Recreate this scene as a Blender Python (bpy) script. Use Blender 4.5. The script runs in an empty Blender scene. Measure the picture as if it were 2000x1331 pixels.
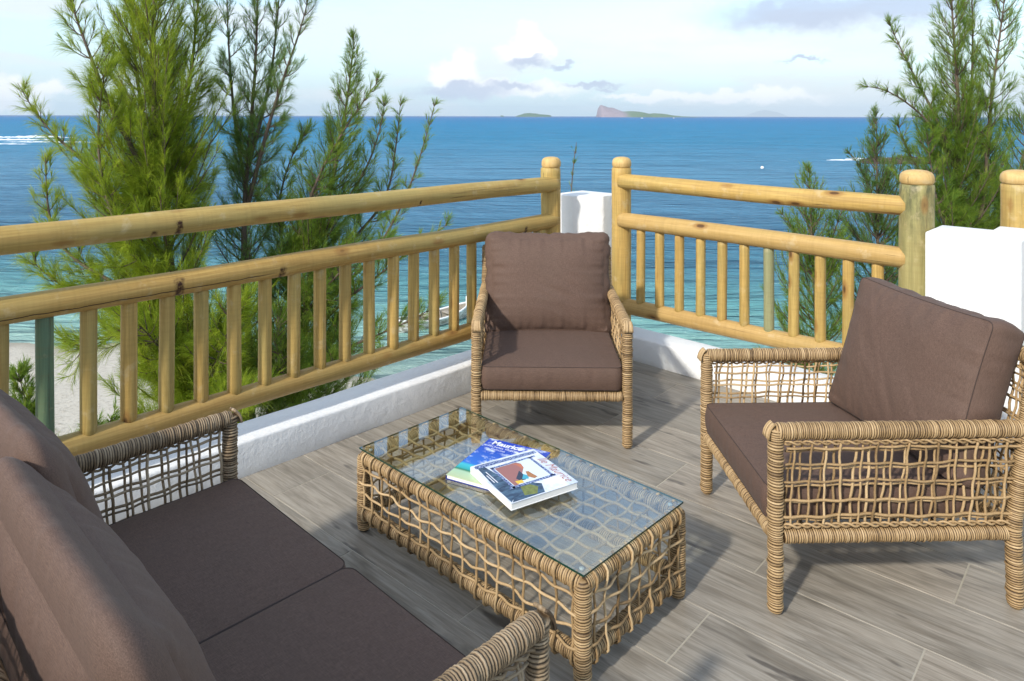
import bpy, math, random
import numpy as np
from mathutils import Vector, Matrix, noise as mnoise
R = math.radians
random.seed(7); rng = np.random.default_rng(11)
S = bpy.context.scene
COL = S.collection

# ------------------------------------------------------------------ camera, sky, sun, exposure
F = 1392.0; EYE = 1.755                      # focal length in pixels of the 2000 px photograph, eye height
cam_d = bpy.data.cameras.new('camera'); cam = bpy.data.objects.new('camera', cam_d); COL.objects.link(cam)
cam.location = (0, 0, EYE); cam.rotation_euler = (R(90), 0, 0)
cam_d.sensor_width = 36; cam_d.lens = F / 2000 * 36; cam_d.shift_y = -438.5 / 2000
cam.rotation_euler = (R(90), R(-0.12), 0)
cam_d.clip_start = .05; cam_d.clip_end = 90000
S.camera = cam
SUN_EL = 35.0; SUN_TO = Vector((-.625, -.78, 0)).normalized()
sun_vec = Vector((SUN_TO.x * math.cos(R(SUN_EL)), SUN_TO.y * math.cos(R(SUN_EL)), math.sin(R(SUN_EL))))
sl = bpy.data.lights.new('sun', 'SUN'); sl.energy = 2.2; sl.angle = R(2.8); sl.color = (1, .95, .86)
so = bpy.data.objects.new('sun', sl); COL.objects.link(so); so.rotation_euler = sun_vec.to_track_quat('Z', 'Y').to_euler()
so.location = (-10, -12, 20)
S.view_settings.view_transform = 'Standard'; S.view_settings.look = 'None'
S.view_settings.gamma = 1; S.view_settings.use_curve_mapping = False
S.view_settings.exposure = 0.88
world = bpy.data.worlds.new('World'); S.world = world; world.use_nodes = True


class NT:
    """tiny helper round a node tree"""
    def __init__(s, tree):
        s.t = tree; s.n = tree.nodes; s.l = tree.links
    def node(s, typ, **kw):
        n = s.n.new(typ)
        for k, v in kw.items(): setattr(n, k, v)
        return n
    def put(s, sock, v):
        if hasattr(v, 'is_output') or isinstance(v, bpy.types.NodeSocket): s.l.new(v, sock)
        elif v is not None:
            if isinstance(v, (tuple, list)) and len(v) == 3 and sock.type == 'RGBA': v = (*v, 1)
            sock.default_value = v
    def math(s, op, a, b=None, c=None, clamp=False):
        n = s.node('ShaderNodeMath', operation=op, use_clamp=clamp)
        for i, v in enumerate((a, b, c)):
            if v is not None: s.put(n.inputs[i], v)
        return n.outputs[0]
    def vmath(s, op, a, b=None):
        n = s.node('ShaderNodeVectorMath', operation=op)
        s.put(n.inputs[0], a)
        if b is not None: s.put(n.inputs[1], b)
        return n.outputs[0]
    def mix(s, f, a, b, mode='MIX'):
        n = s.node('ShaderNodeMix', data_type='RGBA', blend_type=mode, clamp_factor=True)
        s.put(n.inputs[0], f); s.put(n.inputs[6], a); s.put(n.inputs[7], b)
        return n.outputs[2]
    def noise(s, vec, scale=5, detail=3, rough=.5, dist=0, out=0):
        n = s.node('ShaderNodeTexNoise'); s.put(n.inputs['Vector'], vec)
        n.inputs['Scale'].default_value = scale; n.inputs['Detail'].default_value = detail
        n.inputs['Roughness'].default_value = rough; n.inputs['Distortion'].default_value = dist
        return n.outputs[out]
    def ramp(s, f, stops, interp='LINEAR'):
        n = s.node('ShaderNodeValToRGB'); s.put(n.inputs[0], f)
        cr = n.color_ramp; cr.interpolation = interp
        while len(cr.elements) < len(stops): cr.elements.new(.5)
        for e, (p, c) in zip(cr.elements, stops):
            e.position = p
            e.color = (*c, 1) if isinstance(c, (tuple, list)) else (c, c, c, 1)
        return n.outputs[0]
    def maprange(s, v, a, b, c=0, d=1, smooth=False):
        n = s.node('ShaderNodeMapRange', interpolation_type='SMOOTHSTEP' if smooth else 'LINEAR')
        for i, x in enumerate((v, a, b, c, d)): s.put(n.inputs[i], x)
        return n.outputs[0]
    def mapping(s, vec, loc=(0, 0, 0), rot=(0, 0, 0), scale=(1, 1, 1)):
        n = s.node('ShaderNodeMapping'); s.put(n.inputs[0], vec)
        s.put(n.inputs[1], loc); s.put(n.inputs[2], rot); s.put(n.inputs[3], scale)
        return n.outputs[0]
    def sep(s, v):
        n = s.node('ShaderNodeSeparateXYZ'); s.put(n.inputs[0], v); return n.outputs
    def comb(s, x, y, z):
        n = s.node('ShaderNodeCombineXYZ')
        for i, v in enumerate((x, y, z)): s.put(n.inputs[i], v)
        return n.outputs[0]
    def bump(s, h, strength=.3, dist=.01, normal=None):
        n = s.node('ShaderNodeBump'); n.inputs['Strength'].default_value = strength
        n.inputs['Distance'].default_value = dist; s.put(n.inputs['Height'], h)
        if normal is not None: s.put(n.inputs['Normal'], normal)
        return n.outputs[0]


# ---- sky: Nishita with thin high cloud and a few cumulus in it
w = NT(world.node_tree); w.n.clear()
sky = w.node('ShaderNodeTexSky', sky_type='NISHITA', sun_disc=False)
sky.sun_elevation = R(SUN_EL); sky.sun_rotation = math.atan2(SUN_TO.x, SUN_TO.y)
sky.air_density = 1.0; sky.dust_density = 1.2; sky.ozone_density = 1.2; sky.altitude = 10
tc = w.node('ShaderNodeTexCoord'); dirv = w.vmath('NORMALIZE', tc.outputs['Generated'])
dx, dy, dz = w.sep(dirv)
az = w.math('ARCTAN2', dx, dy); el = w.math('ARCSINE', dz)
def pxdir(px, py):
    x = (px - 1000) / F; z = (227 - py) / F
    return math.atan2(x, 1), math.atan2(z, math.hypot(x, 1))
azel = w.comb(az, el, 0)
cn = w.noise(w.mapping(dirv, scale=(2.2, 2.2, 11)), 1.6, 8, .58)                 # streaky high cloud
thin = w.maprange(cn, .46, .62, 0, .75, True)
haze_b = w.maprange(el, -.02, .17, .95, .25, True)                                   # milky air towards the horizon
wob = w.noise(w.mapping(dirv, scale=(1, 1, 1.3)), 30, 6, .6, out=1)
wob = w.vmath('SCALE', w.vmath('SUBTRACT', wob, (.5, .5, .5)), None); w.n[-1].inputs[3].default_value = .045
azw = w.vmath('ADD', azel, wob)
def blob(px, py, rx, ry, edge=.35):
    a, e = pxdir(px, py)
    v = w.vmath('SUBTRACT', azw, (a, e, 0)); v = w.vmath('MULTIPLY', v, (F / rx, F / ry, 0))
    n = w.node('ShaderNodeVectorMath', operation='LENGTH'); w.put(n.inputs[0], v)
    return w.maprange(n.outputs['Value'], edge, 1.1, 1, 0, True)
white = None; grey = None
for b in [(905, 122, 26, 30), (890, 150, 48, 28), (858, 150, 26, 18), (1030, 78, 26, 30), (1020, 100, 52, 26), (1066, 95, 22, 18), (1000, 172, 130, 16),
          (85, 178, 40, 14), (20, 190, 60, 28), (1260, 190, 90, 8), (1420, 190, 160, 10), (1500, 186, 60, 12)]:
    m = blob(b[0], b[1], b[2] * 1.25, b[3] * 1.2, .5); white = m if white is None else w.math('MAXIMUM', white, m)
for b in [(1030, 122, 55, 16), (905, 178, 125, 18), (1000, 168, 70, 12), (1160, 165, 70, 7), (1180, 175, 30, 6), (1570, 117, 52, 6), (1100, 130, 35, 7),
          (1580, 22, 250, 46, .3), (1760, 5, 200, 50, .3)]:
    m = blob(*b); grey = m if grey is None else w.math('MAXIMUM', grey, m)
K = 2.98                                                                           # cloud radiance, in the sky texture's own units
c = w.mix(haze_b, sky.outputs[0], (K * .72, K * .97, K * 1.11))
c = w.mix(thin, c, (K * 1.02, K * 1.08, K * 1.12))
c = w.mix(w.math('MULTIPLY', white, .85), c, (K * 1.34, K * 1.34, K * 1.35))
c = w.mix(w.math('MULTIPLY', grey, .85), c, (K * .64, K * .74, K * .95))
bg = w.node('ShaderNodeBackground'); w.put(bg.inputs[0], c); bg.inputs[1].default_value = .165
wo = w.node('ShaderNodeOutputWorld'); w.l.new(bg.outputs[0], wo.inputs[0])

# ------------------------------------------------------------------ directions of the terrace: u along the right kerb, v along the left kerb
U = np.array([.719, -.695]); V = np.array([.695, .719]); ANG = math.atan2(U[1], U[0])
def P(u, v, z=0): return Vector((U[0] * u + V[0] * v, U[1] * u + V[1] * v, z))
def PX(px, py, Y): return Vector(((px - 1000) / F * Y, Y, EYE - (py - 227) / F * Y))   # a point of the place, from where it shows and how far off it is

# ------------------------------------------------------------------ object helpers
def tag(o, label=None, cat=None, group=None, kind=None):
    if label: o['label'] = label
    if cat: o['category'] = cat
    if group: o['group'] = group
    if kind: o['kind'] = kind
    return o
def empty(name, loc=(0, 0, 0), rz=0.0):
    o = bpy.data.objects.new(name, None); o.location = loc; o.rotation_euler = (0, 0, rz)
    o.empty_display_size = .1; COL.objects.link(o); return o
def mesh_obj(name, me, mat, parent=None, loc=None, rot=None):
    o = bpy.data.objects.new(name, me); COL.objects.link(o)
    if mat is not None and not me.materials: me.materials.append(mat)
    if parent is not None: o.parent = parent
    if loc is not None: o.location = loc
    if rot is not None: o.rotation_euler = rot
    return o
def copy_tree(o, parent=None):
    c = o.copy(); COL.objects.link(c)
    if parent is not None: c.parent = parent
    for ch in list(o.children): copy_tree(ch, c)
    return c

class MB:
    """collects vertices, faces and a per-vertex tint"""
    def __init__(s): s.v = []; s.q = []; s.t = []; s.n = 0; s.tint = []; s.ng = []
    def add(s, verts, quads=None, tris=None, tint=.5, ngons=None):
        verts = np.asarray(verts, float).reshape(-1, 3); k = len(verts)
        if quads is not None and len(quads): s.q.append(np.asarray(quads) + s.n)
        if tris is not None and len(tris): s.t.append(np.asarray(tris) + s.n)
        if ngons: s.ng += [[i + s.n for i in g] for g in ngons]
        s.v.append(verts); s.tint.append(np.broadcast_to(np.asarray(tint, float), (k,)).copy()); s.n += k
    def mesh(s, name, smooth=True):
        v = np.concatenate(s.v); q = np.concatenate(s.q) if s.q else np.zeros((0, 4), int); t = np.concatenate(s.t) if s.t else np.zeros((0, 3), int)
        me = bpy.data.meshes.new(name)
        ngl = np.array([i for g in s.ng for i in g], int); ngs = np.array([len(g) for g in s.ng], int)
        me.vertices.add(len(v)); me.vertices.foreach_set('co', v.ravel())
        loops = np.concatenate([q.ravel(), t.ravel(), ngl]).astype(np.int32)
        me.loops.add(len(loops)); me.loops.foreach_set('vertex_index', loops)
        tot = np.concatenate([np.full(len(q), 4), np.full(len(t), 3), ngs]).astype(np.int32)
        st = np.concatenate([[0], np.cumsum(tot)[:-1]]).astype(np.int32)
        me.polygons.add(len(tot)); me.polygons.foreach_set('loop_start', st); me.polygons.foreach_set('loop_total', tot)
        me.polygons.foreach_set('use_smooth', np.full(len(tot), smooth))
        me.update(calc_edges=True); me.validate()
        a = me.attributes.new('tint', 'FLOAT', 'POINT'); a.data.foreach_set('value', np.concatenate(s.tint))
        return me
    def build(s, name, mat, parent=None, smooth=True, loc=None, rot=None):
        return mesh_obj(name, s.mesh(name, smooth), mat, parent, loc, rot)

def frame_for(d):
    d = d / np.linalg.norm(d); a = np.array([0, 0, 1.]) if abs(d[2]) < .9 else np.array([1., 0, 0])
    x = np.cross(a, d); x /= np.linalg.norm(x); return x, np.cross(d, x), d
def ring_faces(nr, ns):
    i = np.arange(nr - 1)[:, None] * ns; j = np.arange(ns)[None]; k = (j + 1) % ns
    return np.stack([i + j, i + k, i + ns + k, i + ns + j], -1).reshape(-1, 4)
def tube(mb, pts, rad, ns=6, tint=.5, caps=True):
    pts = np.asarray(pts, float); n = len(pts); rad = np.broadcast_to(np.asarray(rad, float), (n,))
    tg = np.gradient(pts, axis=0); tg /= np.linalg.norm(tg, axis=1)[:, None] + 1e-12
    x, y, _ = frame_for(tg[0]); X = []
    for i in range(n):
        x = x - tg[i] * (x @ tg[i]); x = x / np.linalg.norm(x); X.append(x)
    X = np.array(X); Yv = np.cross(tg, X)
    a = np.arange(ns) / ns * 2 * np.pi
    ring = pts[:, None] + rad[:, None, None] * (np.cos(a)[None, :, None] * X[:, None] + np.sin(a)[None, :, None] * Yv[:, None])
    tt = np.repeat(np.broadcast_to(np.asarray(tint, float), (n,)), ns)
    ng = [list(range(ns))[::-1], list(range((n - 1) * ns, n * ns))] if caps else None
    mb.add(ring.reshape(-1, 3), ring_faces(n, ns), tint=tt, ngons=ng)
def wrapped(mb, a, b, r, pitch=.0078, ns=14, dome_a=False, dome_b=False, sc=1.0):
    """a rod wrapped in cane: one bulge per turn, every turn a little different"""
    a = np.asarray(a, float); b = np.asarray(b, float); d = b - a; L = np.linalg.norm(d); x, y, d = frame_for(d)
    nc = max(2, int(round(L / pitch))); ang = np.arange(ns) / ns * 2 * np.pi
    edges = np.concatenate([[0], np.cumsum(rng.uniform(.75, 1.3, nc))]); edges *= L / edges[-1]
    rings = []; tn = []; ca, sa = np.cos(ang), np.sin(ang)
    ph = rng.uniform(0, 6.28)
    for i in range(nc):
        w0, w1 = edges[i], edges[i + 1]; wd = w1 - w0
        off = rng.normal(0, .0009, 2); tilt = rng.normal(.0, .02) ; tph = ph + rng.normal(0, .5)
        tcol = np.clip(rng.normal(.54, .13), .12, 1); bulge = wd * rng.uniform(.36, .50)
        for f_, g in ((.03, 0), (.26, .8), (.5, 1), (.74, .8)):
            t = w0 + wd * f_; rr = r - .0022 + bulge * g
            if dome_a and t < r * .9: rr *= math.sqrt(max(.04, 1 - ((r * .9 - t) / (r * .95)) ** 2))
            if dome_b and L - t < r * .9: rr *= math.sqrt(max(.04, 1 - ((r * .9 - (L - t)) / (r * .95)) ** 2))
            tt = t + (tilt + .05) * r * np.cos(ang - tph)
            rings.append(a + (off[0] + rr * ca)[:, None] * x + (off[1] + rr * sa)[:, None] * y + tt[:, None] * d)
            tn.append(np.full(ns, tcol if g else -.35))  # grooves between turns darkened, crease shade put into the tint
    n = len(rings)
    mb.add(np.concatenate(rings), ring_faces(n, ns), tint=np.concatenate(tn), ngons=[list(range(ns))[::-1], list(range((n - 1) * ns, n * ns))])
def strand(mb, a, b, r, wav=.004, step=.02, nrm=None, amp=0, period=.1, phase=0, ns=5):
    """one cane of the open weave: wanders, and goes over and under its crossings"""
    a = np.asarray(a, float); b = np.asarray(b, float); L = np.linalg.norm(b - a); n = max(4, int(L / step) + 1)
    t = np.linspace(0, 1, n); x, y, d = frame_for(b - a)
    pts = a + t[:, None] * (b - a)
    env = np.minimum(1, np.minimum(t, 1 - t) * 6)
    def wander(k):
        s_ = np.zeros(n)
        for j in range(3): s_ += np.sin(t * L / (.05 + .09 * rng.random()) * 1.2 + rng.random() * 6.3) / 2
        return s_ * env * wav * k
    nrm = np.asarray(nrm, float) if nrm is not None else y
    side = np.cross(d, nrm); side /= np.linalg.norm(side)
    pts = pts + side[None] * wander(1)[:, None] + nrm[None] * (wander(.4) + amp * np.sin((t * L / period) * 2 * np.pi + phase))[:, None]
    tube(mb, pts, r * rng.uniform(.85, 1.15), ns, tint=np.clip(rng.normal(.5, .2), 0, 1))
def braid(mb, a, b, r, nrm, period=.07):
    a = np.asarray(a, float); b = np.asarray(b, float); L = np.linalg.norm(b - a); d = (b - a) / L; nrm = np.asarray(nrm, float)
    side = np.cross(d, nrm); n = int(L / .008); t = np.linspace(0, 1, n)
    for k in range(2):
        th = t * L / period * 2 * np.pi + k * np.pi
        tube(mb, a + t[:, None] * (b - a) + (np.cos(th) * r)[:, None] * nrm + (np.sin(th) * r * 1.1)[:, None] * side, r * .8, 5, tint=.4 + .2 * k)
def weave(mb, O, A, B, nrm, na, nb, r=.0046, layers=(-.006, .006), wav=.0045, bounds=None):
    """net of canes on the parallelogram O, O+A, O+A+B, O+B; na canes along B, nb canes along A"""
    O, A, B, nrm = (np.asarray(q, float) for q in (O, A, B, nrm)); nrm = nrm / np.linalg.norm(nrm)
    for li, off in enumerate(layers):
        for i in range(na):
            s_ = (i + .5 + (li - .5) * .34 + rng.normal(0, .06)) / na; s2 = s_ + rng.normal(0, .007) - .012
            if 0 < s_ < 1: strand(mb, O + A * s_ + nrm * off, O + A * np.clip(s2, 0, 1) + B + nrm * off, r, wav, amp=.004, nrm=nrm, period=2 * np.linalg.norm(B) / (nb + .5), phase=i * np.pi)
        for j in range(nb):
            s_ = (j + .6 + (li - .5) * .25 + rng.normal(0, .06)) / (nb + .2)
            if 0 < s_ < 1: strand(mb, O + B * s_ + nrm * off, O + B * np.clip(s_ + rng.normal(0, .01), 0, 1) + A + nrm * off, r, wav * .8, amp=.0045, nrm=nrm, period=2 * np.linalg.norm(A) / na, phase=j * np.pi)

def rbox(mb, lo, hi, bev=.01, tint=.5):
    """box with chamfered edges"""
    lo = np.array(lo, float); hi = np.array(hi, float); c = (lo + hi) / 2; h = (hi - lo) / 2; b = bev
    vs = []; idx = {}
    for sx in (-1, 1):
        for sy in (-1, 1):
            for sz in (-1, 1):
                for ax in range(3):
                    p = np.array([sx, sy, sz]) * h
                    for k in range(3):
                        if k != ax: p[k] -= (sx, sy, sz)[k] * b
                    idx[(sx, sy, sz, ax)] = len(vs); vs.append(c + p)
    ng = []
    def face(pts):
        P_ = np.array([vs[i] for i in pts]); n_ = np.cross(P_[1] - P_[0], P_[2] - P_[0])
        if n_ @ (P_.mean(0) - c) < 0: pts = pts[::-1]
        ng.append(pts)
    for ax in range(3):
        o1, o2 = [k for k in range(3) if k != ax]
        for sg in (-1, 1):
            f = []
            for q in ((-1, -1), (1, -1), (1, 1), (-1, 1)):
                k = [0, 0, 0]; k[ax] = sg; k[o1], k[o2] = q; f.append(idx[(*k, ax)])
            face(f)
        for s1 in (-1, 1):
            for s2 in (-1, 1):
                f = []
                for sg, (aa, bb) in ((-1, (o1, o2)), (1, (o2, o1))):
                    k = [0, 0, 0]; k[o1] = s1; k[o2] = s2; k[ax] = sg
                    f += [idx[(*k, aa)], idx[(*k, bb)]]
                face(f)
    for sx in (-1, 1):
        for sy in (-1, 1):
            for sz in (-1, 1): face([idx[(sx, sy, sz, k)] for k in range(3)])
    mb.add(vs, ngons=ng, tint=tint)

# ------------------------------------------------------------------ materials
def mat(name):
    m = bpy.data.materials.new(name); m.use_nodes = True; t = NT(m.node_tree); t.n.clear()
    o = t.node('ShaderNodeOutputMaterial'); b = t.node('ShaderNodeBsdfPrincipled'); t.l.new(b.outputs[0], o.inputs[0])
    t.b = b; t.o = o
    return m, t
def pin(t, **kw):
    for k, v in kw.items(): t.put(t.b.inputs[{'rough': 'Roughness', 'col': 'Base Color', 'spec': 'Specular IOR Level', 'nrm': 'Normal', 'metal': 'Metallic', 'sheen': 'Sheen Weight'}[k]], v)
def attr(t, name, out='Fac'):
    n = t.node('ShaderNodeAttribute'); n.attribute_name = name; return n.outputs[out]
def objc(t): return t.node('ShaderNodeTexCoord').outputs['Object']
def orand(t): return t.node('ShaderNodeObjectInfo').outputs['Random']
def shifted(t, vec, k=20):
    r_ = orand(t); return t.vmath('ADD', vec, t.comb(t.math('MULTIPLY', r_, k), t.math('MULTIPLY', r_, k * 1.7), t.math('MULTIPLY', r_, k * .6)))

def make_wicker(name, c0, c1, c2):
    m, t = mat(name); oc = objc(t)
    n1 = t.noise(oc, 90, 3, .6); n2 = t.noise(oc, 7, 3, .5)
    f = t.math('ADD', t.math('MULTIPLY', attr(t, 'tint'), .62), t.math('ADD', t.math('MULTIPLY', n1, .26), t.math('MULTIPLY', n2, .28)))
    f = t.math('SUBTRACT', f, .12)
    col = t.ramp(f, [(.12, c0), (.45, c1), (.85, c2)])
    fine = t.noise(t.mapping(oc, scale=(1, 1, 1)), 420, 2, .6)
    pin(t, col=col, rough=.58, spec=.35, nrm=t.bump(fine, .35, .0012)); return m
M_wicker = make_wicker('tan_cane', (.06, .032, .012), (.38, .25, .12), (.66, .485, .275))
M_wicker_grey = make_wicker('grey_cane', (.045, .028, .016), (.25, .175, .10), (.52, .41, .28))  # darker, greyer cane tone, used on the sofa

def make_fabric():
    m, t = mat('brown_outdoor_fabric'); oc = shifted(t, objc(t), 3)
    wx = t.noise(t.mapping(oc, scale=(620, 50, 620)), 1, 2, .7); wy = t.noise(t.mapping(oc, scale=(50, 620, 620)), 1, 2, .7)
    wv = t.math('ADD', wx, wy); big = t.noise(oc, 6, 3, .5)
    col = t.mix(t.maprange(wv, .7, 1.3), (.076, .045, .034), (.156, .097, .072))
    col = t.mix(t.maprange(big, .3, .7, 0, .22), col, (.092, .063, .046))
    pin(t, col=col, rough=.72, spec=.28, sheen=.04, nrm=t.bump(wv, .25, .0012)); t.b.inputs['Sheen Roughness'].default_value = .4
    return m
M_fabric = make_fabric()
m, t = mat('seam_thread'); pin(t, col=(.045, .028, .022), rough=.8); M_seam = m

def make_log(name, bright=(.60, .40, .125), mid=(.35, .22, .062), green=.42, green_col=(.25, .255, .10), crack=None, bands=(), grey=0.0, mottled=0.0):
    m, t = mat(name); oc0 = objc(t); oc = shifted(t, oc0, 9)
    x, y, z = t.sep(oc0)
    g1 = t.noise(t.mapping(oc, scale=(55, 55, 2.0)), 1, 7, .70, .8); g2 = t.noise(t.mapping(oc, scale=(7, 7, .9)), 1, 4, .55)
    col = t.mix(t.maprange(g1, .36, .62), mid, bright)
    col = t.mix(t.maprange(g2, .35, .75, 0, .55), col, (bright[0] * .72, bright[1] * .66, bright[2] * .6))
    chat = t.noise(t.mapping(oc, scale=(3, 3, 75)), 1, 2, .5)                        # cross marks of the peeler
    col = t.mix(t.maprange(chat, .45, .75, 0, .16), col, (.20, .12, .035))
    gn = t.noise(t.mapping(oc, scale=(5, 5, 1.1)), 1, 3, .6)
    col = t.mix(t.maprange(gn, .44, .68, 0, green), col, green_col)
    if mottled:
        mn = t.noise(t.mapping(oc, scale=(26, 26, 7)), 1, 5, .7)
        hz = t.maprange(z, .75, 1.25)
        col = t.mix(t.math('MULTIPLY', t.maprange(mn, .4, .62, 0, 1), t.math('MULTIPLY', hz, mottled)), col, (.045, .055, .03))
    pale = t.noise(oc, 11, 4, .65)
    col = t.mix(t.maprange(pale, .58, .72, 0, .45), col, (.56, .45, .27))
    ck = t.noise(t.mapping(oc, scale=(85, 85, 1.1)), 1, 5, .6, .3); ckm = t.maprange(ck, .665, .70, 0, .75); col = t.mix(ckm, col, (.09, .05, .018))
    # knots: dark centre, brown ring
    vo = t.node('ShaderNodeTexVoronoi', feature='F1'); t.put(vo.inputs['Vector'], t.mapping(oc, scale=(9, 9, 4.2))); vo.inputs['Scale'].default_value = 1
    rad = t.math('ADD', vo.outputs['Distance'], t.math('MULTIPLY', t.math('SUBTRACT', g1, .5), .12))
    pick = t.math('GREATER_THAN', t.sep(vo.outputs['Color'])[0], .62)
    col = t.mix(t.math('MULTIPLY', t.maprange(rad, .30, .16, 0, .6, True), pick), col, (.25, .115, .03))
    col = t.mix(t.math('MULTIPLY', t.maprange(rad, .15, .08, 0, .85, True), pick), col, (.07, .03, .012))
    rough = .55
    hgt = t.math('SUBTRACT', t.math('ADD', g1, t.math('MULTIPLY', t.maprange(rad, .2, .05), .3)), t.math('MULTIPLY', ckm, 1.2))
    if crack is not None:
        an = t.math('ARCTAN2', y, x)
        wv = t.math('MULTIPLY', t.math('SUBTRACT', t.noise(t.comb(0, 0, z), 5, 6, .6), .5), .5)
        for (a0, z0, z1) in crack:
            dlt = t.math('ABSOLUTE', t.math('SUBTRACT', t.math('ADD', an, wv), a0))
            line = t.maprange(dlt, .05, .016, 0, 1)
            msk = t.math('MULTIPLY', t.maprange(z, z0, z0 + .12), t.maprange(z, z1, z1 - .12))
            k = t.math('MULTIPLY', line, msk)
            col = t.mix(k, col, (.022, .012, .006)); hgt = t.math('SUBTRACT', hgt, t.math('MULTIPLY', k, 3))
    for (zb, wd, a0, aw) in bands:                                                    # old resin scorches across the rail
        an = t.math('ARCTAN2', y, x)
        zz = t.math('ADD', z, t.math('MULTIPLY', t.math('SUBTRACT', t.noise(oc0, 30, 4, .7), .5), .035))
        k = t.math('MULTIPLY', t.maprange(t.math('ABSOLUTE', t.math('SUBTRACT', zz, zb)), wd, wd * .4), t.maprange(t.math('ABSOLUTE', t.math('SUBTRACT', an, a0)), aw, aw * .8))
        k = t.math('MULTIPLY', k, t.maprange(t.noise(oc0, 45, 3, .6), .38, .55, .35, 1))
        col = t.mix(k, col, (.05, .018, .008))
    pin(t, col=col, rough=rough, spec=.3, nrm=t.bump(hgt, .45, .004)); return m
M_log = make_log('pine_log'); M_log_b = make_log('pine_log_olive', (.52, .36, .12), (.33, .21, .06), green=.45)
M_green = make_log('tanalised_green_log', (.15, .22, .12), (.09, .145, .085), green=.6, green_col=(.12, .20, .14))
M_greygreen = make_log('grey_green_log', (.34, .34, .18), (.24, .25, .13), green=.6, green_col=(.22, .27, .16))
M_post_mottled = make_log('mottled_log', (.42, .36, .15), (.26, .23, .09), green=.7, mottled=.85)
M_cap = make_log('fresh_pine_cap', (.66, .46, .19), (.52, .33, .12), green=0)

def make_white():
    m, t = mat('white_masonry_paint'); g = t.node('ShaderNodeNewGeometry').outputs['Position']
    n1 = t.noise(g, 2.2, 5, .6); n2 = t.noise(g, 14, 5, .65); z = t.sep(g)[2]
    col = t.mix(t.maprange(n1, .45, .72, 0, .35), (.80, .80, .79), (.70, .70, .69))
    col = t.mix(t.maprange(n2, .62, .75, 0, .35), col, (.60, .59, .56))
    sp = t.noise(g, 55, 2, .5); col = t.mix(t.maprange(sp, .74, .78, 0, .35), col, (.4, .37, .33))
    low = t.math('MULTIPLY', t.maprange(t.math('ADD', z, t.math('MULTIPLY', n2, .05)), .06, .022, 0, .45), t.maprange(n1, .4, .6, .3, 1))
    col = t.mix(low, col, (.46, .43, .38))
    pin(t, col=col, rough=.75, spec=.3, nrm=t.bump(t.math('ADD', t.math('ADD', n2, t.math('MULTIPLY', n1, 2.0)), t.math('MULTIPLY', t.noise(g, 130, 3, .6), .3)), .5, .012)); return m
M_white = make_white()

def make_tile():
    m, t = mat('wood_look_porcelain'); oc = objc(t); r_ = orand(t); sh = shifted(t, oc, 37)
    g1 = t.noise(t.mapping(sh, scale=(3.6, 62, 1)), 1, 7, .68, .9); g2 = t.noise(t.mapping(sh, scale=(2.0, 13, 1)), 1, 4, .6, .8); g3 = t.noise(t.mapping(sh, scale=(5, 140, 1)), 1, 4, .6)
    base = t.mix(r_, (.41, .36, .295), (.315, .29, .245))
    col = t.mix(t.maprange(g1, .34, .62), (.20, .172, .135), base)
    col = t.mix(t.maprange(g2, .52, .72, 0, .75), col, (.115, .10, .078))
    col = t.mix(t.maprange(g2, .45, .28, 0, .5), col, (.45, .40, .33))
    col = t.mix(t.maprange(g3, .5, .75, 0, .35), col, (.14, .115, .09))
    kn = t.noise(t.mapping(sh, scale=(3, 13, 1)), 1, 3, .5); col = t.mix(t.maprange(kn, .62, .70, 0, .75, True), col, (.055, .047, .042))
    st = t.noise(sh, 9, 5, .7); col = t.mix(t.maprange(st, .68, .8, 0, .35), col, (.5, .48, .44))
    pin(t, col=col, rough=t.maprange(g1, .3, .7, .38, .52), spec=.45, nrm=t.bump(t.math('ADD', g1, t.math('MULTIPLY', g3, .5)), .18, .002)); return m
M_tile = make_tile()
m, t = mat('pale_grout'); n_ = t.noise(t.node('ShaderNodeNewGeometry').outputs['Position'], 25, 4, .6)
pin(t, col=t.mix(n_, (.33, .295, .235), (.46, .42, .34)), rough=.85); M_grout = m

def make_glass():
    m = bpy.data.materials.new('clear_glass'); m.use_nodes = True; t = NT(m.node_tree); t.n.clear()
    o = t.node('ShaderNodeOutputMaterial'); tr = t.node('ShaderNodeBsdfTransparent'); gl = t.node('ShaderNodeBsdfGlossy')
    tr.inputs[0].default_value = (.93, .97, .955, 1); gl.inputs['Roughness'].default_value = .0; gl.inputs[0].default_value = (1, 1, 1, 1)
    fr = t.node('ShaderNodeFresnel'); bf = t.node('ShaderNodeNewGeometry').outputs['Backfacing']; t.put(fr.inputs[0], t.maprange(bf, 0, 1, 2.25, 1 / 2.25))
    mx = t.node('ShaderNodeMixShader'); t.l.new(fr.outputs[0], mx.inputs[0]); t.l.new(tr.outputs[0], mx.inputs[1]); t.l.new(gl.outputs[0], mx.inputs[2])
    t.l.new(mx.outputs[0], o.inputs[0]); return m
M_glass = make_glass()
m, t = mat('glass_edge_green'); pin(t, col=(.008, .045, .03), rough=.08, spec=.6); M_glass_edge = m
def flat(name, c, rough=.5, spec=.5):
    m, t = mat(name); pin(t, col=c, rough=rough, spec=spec); return m

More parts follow.
